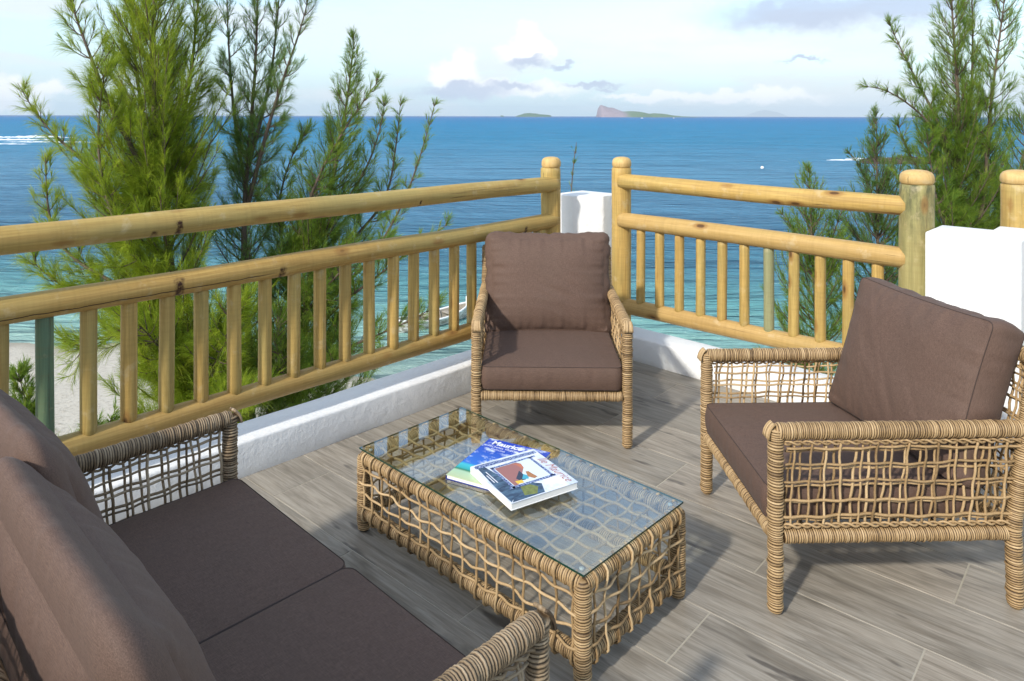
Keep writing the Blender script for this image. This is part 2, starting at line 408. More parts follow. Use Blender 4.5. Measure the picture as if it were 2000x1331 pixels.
def make_foliage(name, dark, mid, bright, trans=.35):
    m, t = mat(name); g = t.node('ShaderNodeNewGeometry').outputs['Position']
    f = t.math('ADD', t.math('MULTIPLY', attr(t, 'tint'), .7), t.math('MULTIPLY', t.noise(g, 2.2, 3, .6), .5)); f = t.math('SUBTRACT', f, .08)
    col = t.ramp(f, [(.15, dark), (.5, mid), (.88, bright)])
    pin(t, col=col, rough=.55, spec=.25)
    tl = t.node('ShaderNodeBsdfTranslucent'); t.put(tl.inputs[0], t.mix(.35, col, (bright[0] * 1.2, bright[1] * 1.2, bright[2])))
    mx = t.node('ShaderNodeMixShader'); mx.inputs[0].default_value = trans
    t.l.new(t.b.outputs[0], mx.inputs[1]); t.l.new(tl.outputs[0], mx.inputs[2]); t.l.new(mx.outputs[0], t.o.inputs[0]); return m
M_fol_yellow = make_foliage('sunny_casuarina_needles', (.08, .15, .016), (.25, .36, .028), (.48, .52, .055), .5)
M_fol_green = make_foliage('casuarina_needles', (.06, .14, .026), (.17, .29, .04), (.36, .42, .06), .5)
M_fol_deep = make_foliage('deep_casuarina_needles', (.045, .12, .04), (.12, .23, .055), (.27, .33, .055), .5)
m, t = mat('casuarina_bark'); g_ = t.node('ShaderNodeNewGeometry').outputs['Position']
bn = t.noise(t.mapping(g_, scale=(20, 20, 6)), 1, 5, .65); pin(t, col=t.mix(bn, (.05, .032, .022), (.17, .125, .09)), rough=.85, nrm=t.bump(bn, .8, .02)); M_bark = m
M_cone = flat('cone_brown', (.13, .065, .025), .7)

# ------------------------------------------------------------------ sea, ground, islands
SEA = -6.25
def make_water():
    m, t = mat('sea_water'); g = t.node('ShaderNodeNewGeometry').outputs['Position']; x, y, z = t.sep(g)
    big = t.noise(t.mapping(g, scale=(.010, .028, 1)), 1, 4, .6)
    y2 = t.math('ADD', y, t.math('MULTIPLY', t.math('SUBTRACT', big, .5), t.math('MULTIPLY', y, .35)))
    y2 = t.math('ADD', y2, t.math('MULTIPLY', t.math('MAXIMUM', x, -12), .12))
    f = t.math('DIVIDE', t.math('LOGARITHM', t.math('MAXIMUM', t.math('DIVIDE', y2, 20), 1.0), 10), 3)
    col = t.ramp(f, [(0, (.42, .50, .42)), (.04, (.26, .47, .42)), (.07, (.13, .36, .37)), (.10, (.07, .23, .32)), (.14, (.075, .22, .35)), (.24, (.11, .30, .46)), (.36, (.04, .26, .45)),
                     (.5, (.02, .24, .46)), (.66, (.012, .18, .42)), (.85, (.008, .10, .32))])
    pat = t.noise(t.mapping(g, scale=(.06, .22, 1)), 1, 7, .72)
    col = t.mix(t.maprange(pat, .48, .70, 0, .5), col, (.008, .06, .12))
    streak = t.noise(t.mapping(g, scale=(.012, .16, 1)), 1, 4, .6)
    col = t.mix(t.maprange(streak, .55, .8, 0, .35), col, (.07, .26, .36))
    w1 = t.noise(t.mapping(g, scale=(.55, 1.7, 1)), 1, 6, .68, .3); w2 = t.noise(t.mapping(g, scale=(.09, .3, 1)), 1, 4, .6, .4)
    w4 = t.noise(t.mapping(g, scale=(.016, .06, 1)), 1, 6, .68, .3)
    w3 = t.noise(t.mapping(g, scale=(3.0, 8, 1)), 1, 3, .6, .3)
    h = t.math('ADD', t.math('ADD', t.math('ADD', w1, t.math('MULTIPLY', w2, 4.0)), t.math('MULTIPLY', w4, 16.0)), t.math('MULTIPLY', w3, .22))
    nb = t.bump(h, 1.0, .62); pin(t, col=col, rough=.5, spec=.0, nrm=nb)
    # wave faces hide each other towards the horizon, so the mirror never takes over completely
    gl = t.node('ShaderNodeBsdfGlossy'); gl.inputs['Roughness'].default_value = .12; t.put(gl.inputs['Normal'], nb)
    fr = t.node('ShaderNodeFresnel'); fr.inputs[0].default_value = 1.33; t.put(fr.inputs['Normal'], nb)
    mx = t.node('ShaderNodeMixShader'); t.put(mx.inputs[0], t.math('MINIMUM', t.math('MULTIPLY', fr.outputs[0], .75), .40))
    t.l.new(t.b.outputs[0], mx.inputs[1]); t.l.new(gl.outputs[0], mx.inputs[2]); t.l.new(mx.outputs[0], t.o.inputs[0])
    return m
def grid_mesh(name, xs, ys, zf, mat_):
    X, Y = np.meshgrid(xs, ys); Z = zf(X, Y); mb = MB(); nx = len(xs); ny = len(ys)
    i = np.arange(ny - 1)[:, None] * nx; j = np.arange(nx - 1)[None]
    q = np.stack([i + j, i + j + 1, i + nx + j + 1, i + nx + j], -1).reshape(-1, 4)
    mb.add(np.stack([X, Y, Z], -1), q); return mb.build(name, mat_)
sea = grid_mesh('sea', np.array([-70000, -20000, -4000, -400, 0, 400, 4000, 20000, 70000.]), np.array([12, 60, 300, 2000, 12000, 80000.]), lambda X, Y: np.full_like(X, SEA), make_water())
tag(sea, kind='structure')
def shore(X): return 24.5 - .55 * np.clip(X + 9, 0, 9) - .02 * X
m, t = mat('coral_sand'); g_ = t.node('ShaderNodeNewGeometry').outputs['Position']
s1 = t.noise(g_, .8, 5, .6); s2 = t.noise(g_, 9, 5, .7)
sc_ = t.mix(s1, (.46, .41, .33), (.60, .55, .46)); sc_ = t.mix(t.maprange(s2, .50, .66, 0, .6), sc_, (.26, .21, .15)); sy_ = t.sep(g_)[2]; sc_ = t.mix(t.maprange(t.math('ADD', sy_, t.math('MULTIPLY', s2, .12)), SEA + .16, SEA + .02), sc_, (.25, .22, .16))
pin(t, col=sc_, rough=.9, nrm=t.bump(s2, .6, .06)); M_sand = m
def ground_z(X, Y):
    return SEA + np.clip((shore(X) - Y) * .075, -3, .9) + .05 * np.sin(X * 1.7 + Y) * np.cos(Y * 1.3)
beach = grid_mesh('beach', np.linspace(-60, 60, 121), np.linspace(-40, 60, 101), ground_z, M_sand); tag(beach, kind='structure')
far_land = grid_mesh('ground', np.array([-3000, -1200, -60, 60, 1200, 3000.]), np.array([-3000, -1000, -40, 10.]), lambda X, Y: np.full_like(X, SEA - .15), M_sand); tag(far_land, kind='structure')

def island(prof, Y, depth, name, mat_):
    """an island from its skyline: real length, height and depth, with slopes front and back"""
    xs = np.array([(p[0] - 1000) / F * Y for p in prof]); hs = np.array([max(0, (224.5 - p[1]) / F * Y) for p in prof])
    n = 90; X = np.linspace(xs[0], xs[-1], n); Hh = np.interp(X, xs, hs); mb = MB(); prof_d = [(-1, 0), (-.86, .34), (-.72, .62), (-.45, .84), (-.15, .97), (.1, 1), (.4, .8), (.7, .45), (1, 0)]
    vs = []
    for k, (dd, hh) in enumerate(prof_d):
        for i in range(n):
            nz = mnoise.noise(Vector((X[i] / 60, dd * 3, k * .7))) * .16
            vs.append((X[i] + nz * 60, Y + dd * depth * (.35 + .65 * min(1, Hh[i] / max(hs) * 2)) + nz * 80, SEA - 1 + max(0, Hh[i] + 1) * (hh * (1 + (nz * .6 if 0 < k < 8 else 0)))))
    i = np.arange(len(prof_d) - 1)[:, None] * n; j = np.arange(n - 1)[None]
    mb.add(vs, np.stack([i + j, i + j + 1, i + n + j + 1, i + n + j], -1).reshape(-1, 4))
    return mb.build(name, mat_, smooth=True)
def make_rock(name, rock, rock2, green, gx0, gx1, gz):
    m, t = mat(name); g = t.node('ShaderNodeNewGeometry').outputs['Position']; x, y, z = t.sep(g)
    n1 = t.noise(t.mapping(g, scale=(.02, .02, .06)), 1, 6, .7); n2 = t.noise(t.mapping(g, scale=(.05, .05, .01)), 1, 5, .7)
    col = t.mix(n1, rock, rock2); col = t.mix(t.maprange(n2, .5, .7, 0, .5), col, (.20, .13, .12))
    k = t.math('MULTIPLY', t.maprange(t.math('ADD', x, t.math('MULTIPLY', n1, 90)), gx0, gx1), t.maprange(t.math('ADD', z, t.math('MULTIPLY', n2, 40)), gz, gz + 12))
    pin(t, col=t.mix(k, col, green), rough=.9, nrm=t.bump(n1, 1, 10)); return m
Mi = make_rock('cliff_rock', (.24, .20, .24), (.34, .28, .30), (.11, .17, .09), 950, 1020, 2)
o = island([(1169, 225), (1169.5, 213), (1171, 203), (1174, 201.5), (1186, 204), (1204, 209), (1216, 213.5), (1228, 213), (1248, 213.5), (1256, 215), (1266, 217.5), (1280, 217), (1300, 218), (1316, 221), (1335, 222.8), (1362, 223.8), (1372, 225)], 6000, 260, 'island', Mi)
tag(o, 'far island with a steep rocky headland and a low green tail', 'island')
Mi2 = make_rock('far_green_rock', (.10, .14, .11), (.16, .2, .14), (.08, .14, .08), -2000, -1900, 3)
o = island([(1006, 225), (1014, 221), (1026, 217.5), (1034, 217), (1046, 218), (1056, 219.5), (1068, 220.5), (1075, 221.5), (1076, 225)], 7500, 220, 'island', Mi2)
tag(o, 'low dark green islet on the horizon between the cumulus cloud and the rocky headland', 'island')
o = island([(978, 225), (979.5, 222), (982, 222.3), (984, 225)], 7500, 30, 'islet', Mi2); tag(o, 'tiny rock stack on the horizon beside the low dark green islet', 'rock')
o = island([(1455, 225), (1470, 219), (1482, 214), (1492, 211.5), (1504, 213), (1516, 219), (1535, 225)], 30000, 1400, 'island', make_rock('haze_grey_rock', (.30, .32, .36), (.38, .40, .44), (.30, .33, .34), -2000, -1900, 3))  # rock colour lightened and greyed, distance haze put into the colour
tag(o, 'pale blue cone of a very distant island on the horizon', 'island')

# breakers and reef
m, t = mat('white_foam'); g_ = t.node('ShaderNodeNewGeometry').outputs['Position']
pin(t, col=t.mix(t.noise(g_, 1.1, 4, .7), (.62, .70, .73), (.9, .92, .93)), rough=.6); M_foam = m
def foam(name, segs, label, cat, k=1.0):
    mb = MB()
    for (px0, px1, py, hh) in segs:
        Y = (EYE - SEA) * F / (py - 227); x0 = (px0 - 1000) / F * Y; x1 = (px1 - 1000) / F * Y; n = 60
        t_ = np.linspace(0, 1, n); xs = x0 + (x1 - x0) * t_
        env = np.sqrt(np.clip(np.sin(np.pi * t_), 0, 1)); wob_ = np.array([mnoise.noise(Vector((x * .35, py, 0))) for x in xs]); rip = np.array([mnoise.noise(Vector((x * 1.3, py * 3, 4))) for x in xs])
        rows = []
        for d_, z_ in ((-1, -.03), (-.5, .55), (0, 1), (.6, .5), (1.1, -.03)):
            w_ = (1.6 + 1.2 * rip) * env * k
            rows.append(np.stack([xs, Y + wob_ * 4 * k + d_ * w_, SEA + .015 + hh * z_ * env * (.75 + .7 * rip)], -1))
        i = np.arange(4)[:, None] * n; j = np.arange(n - 1)[None]
        mb.add(np.concatenate(rows), np.stack([i + j, i + j + 1, i + n + j + 1, i + n + j], -1).reshape(-1, 4))
    o = mb.build(name, M_foam); tag(o, label, cat, kind='stuff'); return o
foam('breaking_wave', [(-60, 150, 271, .45), (30, 120, 269.5, .6), (-80, 125, 276, .5), (10, 185, 280, .3), (-60, 60, 284, .18)], 'white surf of a wave breaking on the reef beyond the left tree', 'wave')
foam('breaking_wave', [(1612, 1700, 312, .22), (1650, 1790, 309.5, .3), (1740, 1800, 311, .25)], 'thin white surf washing over the dark reef rocks on the right', 'wave', .55)
M_reef = make_rock('wet_reef', (.02, .018, .016), (.06, .05, .045), (.02, .03, .02), 9000, 9100, 900)
mb = MB()
for i in range(70):
    px = 1695 + (i / 70) * 150 + random.uniform(-4, 4); py = 316 + random.uniform(-2.5, 3.0); Y = (EYE - SEA) * F / (py - 227); x = (px - 1000) / F * Y
    s_ = random.uniform(.6, 1.7); n_ = 8; ang = np.arange(n_) / n_ * 6.283; rr = s_ * (1 + .35 * rng.normal(size=n_)); r2 = rr * .55
    h_ = s_ * random.uniform(.3, .5)
    low_ = np.stack([x + rr * np.cos(ang) * 1.5, Y + rr * np.sin(ang), np.full(n_, SEA - .1)], -1); top_ = np.stack([x + r2 * np.cos(ang) * 1.5, Y + r2 * np.sin(ang), SEA + h_ * (1 + .3 * rng.normal(size=n_))], -1)
    mb.add(np.concatenate([low_, top_]), ring_faces(2, n_), ngons=[list(range(n_, 2 * n_))])
tag(mb.build('reef', M_reef, smooth=False), 'low dark reef rocks breaking the water behind the small right tree', 'reef', kind='stuff')

# small far boats and a buoy
M_boatwhite = flat('white_boat_paint', (.8, .8, .78), .4)
def tiny_boat(px, py, Y, L, label):
    e = empty('motorboat', ((px - 1000) / F * Y, Y, SEA)); tag(e, label, 'boat', 'tiny white boats near the horizon')
    mb = MB(); secs = [(-.5, .16), (-.2, .19), (.2, .18), (.42, .08), (.5, .01)]; vs = []
    for a_, b_ in secs:
        vs += [(a_ * L, -b_ * L, .16 * L), (a_ * L, -b_ * L * .6, 0), (a_ * L, b_ * L * .6, 0), (a_ * L, b_ * L, .16 * L)]
    mb.add(vs, ring_faces(5, 4), ngons=[[0, 1, 2, 3], [19, 18, 17, 16]]); mb.build('hull', M_boatwhite, e, smooth=False)
    mb = MB(); rbox(mb, (-.2 * L, -.11 * L, .162 * L), (.15 * L, .11 * L, .36 * L), .02 * L); mb.build('cabin', M_boatwhite, e, smooth=False)
tiny_boat(1254, 228, 2600, 9, 'tiny white boat near the horizon below the green tail of the rocky island')
tiny_boat(1316, 228, 2900, 8, 'tiny white boat near the horizon below the low end of the rocky island')
tiny_boat(1783, 229, 2200, 5, 'tiny white boat near the horizon left of the large right tree')
Yb = (EYE - SEA) * F / (329 - 227)
b_ = empty('buoy', ((1489 - 1000) / F * Yb, Yb, SEA)); tag(b_, 'small white mooring buoy floating alone on the open water', 'buoy')
mb = MB(); th = np.linspace(0, np.pi, 9); tube(mb, np.stack([0 * th, 0 * th, .16 - .25 * np.cos(th)], -1), .02 + .24 * np.sin(th), 12); mb.build('float', M_boatwhite, b_)
mb = MB(); tube(mb, [(0, 0, .4), (.01, 0, .62)], .02, 6); mb.build('mooring_ring', M_bark, b_)

# rowing boat seen between the balusters
def rowing_boat():
    Yb = 27.4; e = empty('rowing_boat', ((845 - 1000) / F * Yb, Yb, SEA), R(43)); tag(e, 'weathered white wooden rowing boat moored in the shallows, seen between the left balusters', 'boat')
    L, B_, D_ = 3.6, .52, .42; n = 17; t_ = np.linspace(-1, 1, n)
    bw = B_ * (1 - np.abs(t_) ** 2.4 * .96) ** .8; sheer = D_ + .22 * t_ ** 2
    m, t = mat('weathered_boat_paint'); g = objc(t); k = t.noise(t.mapping(g, scale=(3, 20, 20)), 1, 5, .7)
    pin(t, col=t.mix(t.maprange(k, .42, .6), (.72, .70, .64), (.27, .23, .18)), rough=.7); Mb = m
    m, t = mat('grey_boards'); g = objc(t); k = t.noise(t.mapping(g, scale=(2, 30, 30)), 1, 5, .7); pin(t, col=t.mix(k, (.16, .13, .10), (.50, .45, .37)), rough=.8); Mg = m
    for nm, sgn, M_ in (('hull', 1, Mb), ('lining', .93, Mg)):
        mb = MB(); rows = []
        for hh, bb in ((1, 1), (.6, .93), (.25, .72), (.04 if sgn == 1 else .12, .3), (.0 if sgn == 1 else .1, 0), (.04 if sgn == 1 else .12, -.3), (.25, -.72), (.6, -.93), (1, -1)):
            rows.append(np.stack([t_ * L / 2 * (.985 if sgn < 1 else 1), bw * bb * sgn, sheer * hh - .13], -1))
        i = np.arange(8)[:, None] * n; j = np.arange(n - 1)[None]
        mb.add(np.concatenate(rows), np.stack([i + j, i + j + 1, i + n + j + 1, i + n + j], -1).reshape(-1, 4)); mb.build(nm, M_, e)
    for sy in (-1, 1):
        mb = MB(); tube(mb, np.stack([t_ * L / 2, bw * sy, sheer - .12], -1), .04, 6); mb.build('gunwale', M_boatwhite, e)
    for q in (-.55, 0, .5):
        mb = MB(); bb = B_ * (1 - abs(q) ** 2.4) * .95; rbox(mb, (q * L / 2 - .13, -bb, .23), (q * L / 2 + .13, bb, .27), .008); mb.build('bench', Mg, e, smooth=False)
    for q in np.linspace(-.75, .75, 9):
        mb = MB(); bb = B_ * (1 - abs(q) ** 2.4) ** .8 * .9; tube(mb, [(q * L / 2, -bb, .3), (q * L / 2, -bb * .8, .03), (q * L / 2, 0, -.03), (q * L / 2, bb * .8, .03), (q * L / 2, bb, .3)], .022, 5); mb.build('frame', Mg, e)
    for q, sy in ((.97, 1), (-.97, 1)):
        mb = MB(); rbox(mb, (q * L / 2 - .05, -.05, -.1), (q * L / 2 + .05, .05, .78), .01); mb.build('stem_post', M_boatwhite, e, smooth=False)
rowing_boat()

# ------------------------------------------------------------------ terrace: building under it, floor tiles, kerb walls, pillars
UL = -3.338; VR = 4.289; KW = .226; KH = .17
MAT_T = Matrix.Rotation(ANG, 4, 'Z')
TUV = lambda o: setattr(o, 'rotation_euler', (0, 0, ANG))
mb = MB(); rbox(mb, (UL - KW + .01, -5, SEA - .5), (6, VR + .6, -.012), .02); o = mb.build('building', M_white, smooth=False, rot=(0, 0, ANG))
o['kind'] = 'structure'
mb = MB(); rbox(mb, (UL, -4.95, -.0115), (5.9, VR + .55, -.0018), .0005); floor = mb.build('floor', M_grout, smooth=False, rot=(0, 0, ANG)); floor['kind'] = 'structure'
# the house behind the camera
mb = MB(); rbox(mb, (-2.3, -6.5, -.001), (5.9, -3.4, 2.85), .02); rbox(mb, (-2.42, -7, 2.86), (6.2, -3.25, 3.02), .02); o = mb.build('house', M_white, smooth=False, rot=(0, 0, ANG)); o['kind'] = 'structure'
TW, TL, GAP = .313, 1.215, .0048; slope = math.atan(.042)
mb = MB(); rbox(mb, (-TL / 2 + GAP / 2, -TW / 2 + GAP / 2, -.008), (TL / 2 - GAP / 2, TW / 2 - GAP / 2, 0), .0012); tile_me = mb.mesh('tile', False); tile_me.materials.append(M_tile)
import bmesh
def clip_tile(cx, cy, rz):
    """tile cut at the kerb: its own mesh, clipped to the floor rectangle"""
    bm = bmesh.new(); bm.from_mesh(tile_me); M_ = Matrix.Translation((cx, cy, 0)) @ Matrix.Rotation(rz, 4, 'Z')
    inv = M_.inverted()
    for co, no in (((UL + .003, 0, 0), (-1, 0, 0)), ((0, VR + .43, 0), (0, 1, 0))):
        lc = inv @ Vector(co); ln = (inv.to_3x3() @ Vector(no)).normalized()
        r_ = bmesh.ops.bisect_plane(bm, geom=bm.verts[:] + bm.edges[:] + bm.faces[:], plane_co=lc, plane_no=ln, clear_outer=True)
        bmesh.ops.holes_fill(bm, edges=bm.edges[:])
    if not bm.faces: bm.free(); return None
    me = bpy.data.meshes.new('tile'); bm.to_mesh(me); bm.free(); me.materials.append(M_tile); return me
for k in range(-12, 11):
    odd = k % 2
    for j in range(-5, 5):
        ucx = (-1.24 if not odd else -.645) + TL * (j + .5); uc = ucx
        vc = 2.0 + .313 * (k + .5) + .042 * (uc + 1.0)
        if vc > VR + .35 or uc < UL - TL / 2: continue
        w_ = P(uc, vc); dist = w_.y
        if dist < .2 or abs(w_.x) > dist * .72 + 1.3: continue                       # tiles the photograph shows nothing of
        need = uc - TL / 2 < UL + .05 or vc + TW / 2 + .05 > VR + .4
        me = clip_tile(uc, vc, slope) if need else tile_me
        if me is None: continue
        o = bpy.data.objects.new('tile', me); COL.objects.link(o); o.parent = floor
        o.location = (uc, vc, random.uniform(-.0003, .0003)); o.rotation_euler = (0, 0, slope)

def kerb(lo, hi, name, label, cat='low wall'):
    """masonry upstand with trowelled, slightly uneven faces"""
    lo = np.array(lo, float); hi = np.array(hi, float); bm = bmesh.new()
    bmesh.ops.create_cube(bm, size=1)
    for v in bm.verts: v.co = Vector([(lo[k] if v.co[k] < 0 else hi[k]) for k in range(3)])
    bmesh.ops.bevel(bm, geom=bm.edges[:], offset=.012, segments=3, profile=.5, affect='EDGES')
    ax = int(np.argmax(hi - lo)); L = hi[ax] - lo[ax]
    for i in range(1, int(L / .07)):
        co = [0, 0, 0]; co[ax] = lo[ax] + i * .07; no = [0, 0, 0]; no[ax] = 1
        bmesh.ops.bisect_plane(bm, geom=bm.verts[:] + bm.edges[:] + bm.faces[:], plane_co=co, plane_no=no)
    for v in bm.verts:
        p = v.co.copy(); n1_ = mnoise.noise_vector(p * 2.3) * .006 + mnoise.noise_vector(p * 11) * .0016
        if p.z > lo[2] + .03: v.co += n1_
        else: v.co += Vector((n1_.x, n1_.y, 0))
    me = bpy.data.meshes.new(name); bm.to_mesh(me); bm.free()
    for p in me.polygons: p.use_smooth = True
    o = mesh_obj(name, me, M_white, rot=(0, 0, ANG)); tag(o, label, cat); return o
PH = 1.15
kerb((UL - KW, -3.2, -.01), (UL, 4.215, KH), 'kerb_wall', 'long low white kerb wall under the left log railing, behind the sofa')
kerb((-3.26, VR, -.01), (-1.052, VR + KW, KH), 'kerb_wall', 'short low white kerb wall under the right log railing, between the two white pillars')
def pillar(foot, z1, name, label):
    bm = bmesh.new(); vb = [bm.verts.new((x, y, -.01)) for x, y in foot]; f = bm.faces.new(vb); bm.normal_update()
    if f.normal.z < 0: f.normal_flip()
    r_ = bmesh.ops.extrude_face_region(bm, geom=[f]); vt = [e for e in r_['geom'] if isinstance(e, bmesh.types.BMVert)]
    for v in vt: v.co.z = z1
    bmesh.ops.recalc_face_normals(bm, faces=bm.faces[:])
    bmesh.ops.bevel(bm, geom=bm.edges[:], offset=.012, segments=3, profile=.5, affect='EDGES')
    me = bpy.data.meshes.new(name); bm.to_mesh(me); bm.free()
    for p in me.polygons: p.use_smooth = True
    me.set_sharp_from_angle(angle=R(20))
    o = mesh_obj(name, me, M_white, rot=(0, 0, ANG)); tag(o, label, 'pillar'); return o
cu, cv, hw, ch = UL - KW / 2, VR + KW / 2, .185, .165
pillar([(cu - hw, cv - hw), (cu + hw - ch, cv - hw), (cu + hw, cv - hw + ch), (cu + hw, cv + hw), (cu - hw, cv + hw)], PH, 'pillar', 'white corner pillar with a chamfered front standing between the two log railings')
u0 = UL + .431 + 1.86
pillar([(u0, VR - .07), (u0 + .42, VR - .07), (u0 + .42, VR + .44), (u0 + .24, VR + .44), (u0 + .24, VR + .262), (u0, VR + .262)], PH, 'pillar', 'wide stepped white pillar behind the right armchair at the end of the railing')
kerb((u0 + .43, VR + .5, -.01), (u0 + 2.6, VR + .5 + KW, KH), 'kerb_wall', 'low white kerb wall beyond the wide stepped pillar', 'low wall')

# ------------------------------------------------------------------ log railings
def log_mesh(L, r, ns=22, taper=0.0, seed=0, cap='flat', dome=False):
    n = max(6, int(L / .045)); zs = np.linspace(0, L, n); a = np.arange(ns) / ns * 2 * np.pi; rows = []; zz = []
    bx, by = (np.array([mnoise.noise(Vector((z * .8, seed * 3.1, k))) for z in zs]) * r * .16 for k in (0, 5))
    prof = [(z, 1.0) for z in zs]; e = min(r * .3, .018)
    prof = [(0, .5), (0, 1 - e / r), (e * .5, .985)] + prof[1:-1] + [(L - e * .5, .985), (L, 1 - e / r), (L, .5)]
    for z, k in prof:
        rr = r * k * (1 - taper * z / L) * np.array([1 + .05 * mnoise.noise(Vector((math.cos(q) * 1.2, math.sin(q) * 1.2, z * 2.2 + seed * 7))) for q in a])
        ox, oy = np.interp(z, zs, bx), np.interp(z, zs, by)
        rows.append(np.stack([ox + rr * np.cos(a), oy + rr * np.sin(a), np.full(ns, z)], -1))
    mb = MB(); n = len(rows); mb.add(np.concatenate(rows), ring_faces(n, ns), ngons=[list(range(ns))[::-1], list(range((n - 1) * ns, n * ns))])
    return mb.mesh('log')
def post(parent, loc, r, z0, z1, m, seed=0):
    capz = z1 - .075; me = log_mesh(capz - z0, r, 26, 0, seed); o = mesh_obj('post', me, m, parent, (loc[0], loc[1], z0))
    ns = 26; a = np.arange(ns) / ns * 2 * np.pi; mb = MB(); prof = [(-.004, .90), (.002, .93), (.008, .985), (.03, .995), (.048, .95), (.062, .82), (.071, .60), (.075, .3), (.0755, .1)]
    rows = [np.stack([r * k * np.cos(a), r * k * np.sin(a), np.full(ns, z)], -1) for z, k in prof]
    mb.add(np.concatenate(rows), ring_faces(len(rows), ns), ngons=[list(range(ns))[::-1], list(range((len(rows) - 1) * ns, len(rows) * ns))])
    mesh_obj('post_cap', mb.mesh('post_cap'), M_cap, o, (0, 0, capz - z0)); return o
def rail(parent, name, a, b, r, m, seed=0, roll=0.0):
    """log from a to b in the railing's own axes"""
    a = Vector(a); b = Vector(b); d = b - a; me = log_mesh(d.length, r, 24, .02, seed); o = mesh_obj(name, me, m, parent, a)
    q = d.to_track_quat('Z', 'X'); o.rotation_mode = 'QUATERNION'; o.rotation_quaternion = q @ Matrix.Rotation(roll, 4, 'Z').to_quaternion(); return o
ZT, ZM, ZB = 1.258, .975, .348
# left railing: along v at u = UL - KW/2
ul = UL - KW / 2; v0 = -2.6; vpost = 1.6545 + 2.333
rl = empty('railing', P(0, 0), ANG); tag(rl, 'long round-log railing with vertical log balusters on the left, above the white kerb', 'railing')
def at_s(s): return 1.6545 + s
M_mid_l = make_log('scorched_rail', (.56, .365, .115), (.34, .20, .052), green=.4, crack=[(-2.2, 0, 2.9), (2.0, 3.1, 4.4)], bands=[(at_s(-.36) - v0, .026, 2.6, 1.7), (at_s(.15) - v0, .024, 3.0, 1.6), (at_s(1.98) - v0, .018, 3.0, 1.6)])
M_top_l = make_log('scorched_top_rail', (.57, .385, .12), (.36, .22, .06), green=.4, bands=[(at_s(-.47) - v0, .02, 3.0, 1.1), (at_s(-.36) - v0, .018, 2.4, 1.2), (at_s(1.05) - v0, .008, 2.6, .9)])
M_bot_l = make_log('split_bottom_rail', (.48, .31, .10), (.30, .18, .05), green=.35, crack=[(2.5, .2, 2.6)])
inn = .028
rail(rl, 'top_rail', (ul + inn, v0, ZT), (ul + inn, vpost + .015, ZT), .058, M_top_l, 1)
rail(rl, 'middle_rail', (ul + inn, v0, ZM - .01), (ul + inn, vpost + .02, ZM + .01), .057, M_mid_l, 2)
rail(rl, 'bottom_rail', (ul + inn * .5, v0, ZB), (ul + inn * .5, vpost - .03, ZB + .005), .054, M_bot_l, 3)
post(rl, (ul, vpost), .072, KH - .005, 1.455, M_log, 4); post(rl, (ul, v0 + .02), .072, KH - .005, 1.455, M_log, 5)
s = -.715 - .16 * 6; k = 0
while s < 2.25:
    m_ = M_green if abs(s - (-.715 - .16)) < .02 and True else random.choice([M_log, M_log, M_log_b])
    zt = ZM - .03; me = log_mesh(zt - ZB - .02, .0335, 16, 0, 20 + k)
    o = mesh_obj('baluster', me, m_, rl, (ul + inn * .6 + random.uniform(-.004, .004), at_s(s), ZB + .02)); o.rotation_euler = (random.uniform(-.004, .004), random.uniform(-.004, .004), random.uniform(0, 6.28))
    if m_ is M_green: o['label'] = 'dark green stained baluster'
    s += .160; k += 1
# right railing: along u at v = VR + KW/2
vr = VR + KW / 2; up1 = -2.907 - .2065; up2 = -2.907 + 1.775
rr_ = empty('railing', P(0, 0), ANG); tag(rr_, 'short round-log railing on the right, from the corner post to the thick mottled green post', 'railing')
M_mid_r = make_log('split_rail', (.56, .375, .14), (.42, .27, .09), green=.15, crack=[(-.95, .1, 1.0), (-.55, .9, 1.95)])
M_bot_r = make_log('split_rail_low', (.54, .355, .13), (.40, .255, .085), green=.15, crack=[(-.9, 0, .7)])
rail(rr_, 'top_rail', (up1 + .01, vr - inn, ZT + .012), (up2 - .03, vr - inn, ZT + .002), .056, M_log, 7)
rail(rr_, 'middle_rail', (up1 + .01, vr - inn, ZM + .005), (up2 - .03, vr - inn, ZM), .059, M_mid_r, 8)
rail(rr_, 'bottom_rail', (up1 + .03, vr - inn * .5, ZB), (up2 - .02, vr - inn * .5, ZB + .012), .056, M_bot_r, 9)
post(rr_, (up1, vr), .072, KH - .005, 1.452, M_log, 10)
post(rr_, (up2, vr), .087, KH - .005, 1.462, M_post_mottled, 11)['label'] = 'thick mottled green post'
s = -.025; k = 0
while s < 1.66:
    m_ = M_greygreen if k == 6 else M_log
    me = log_mesh(ZM - .03 - ZB - .02, .0325, 16, 0, 50 + k); u_ = -2.907 + s
    o = mesh_obj('baluster', me, m_, rr_, (u_, vr - inn * .6, ZB + .02)); o.rotation_euler = (random.uniform(-.004, .004), random.uniform(-.004, .004), random.uniform(0, 6.28))
    if k == 6: o['label'] = 'grey-green baluster'
    s += .1605; k += 1
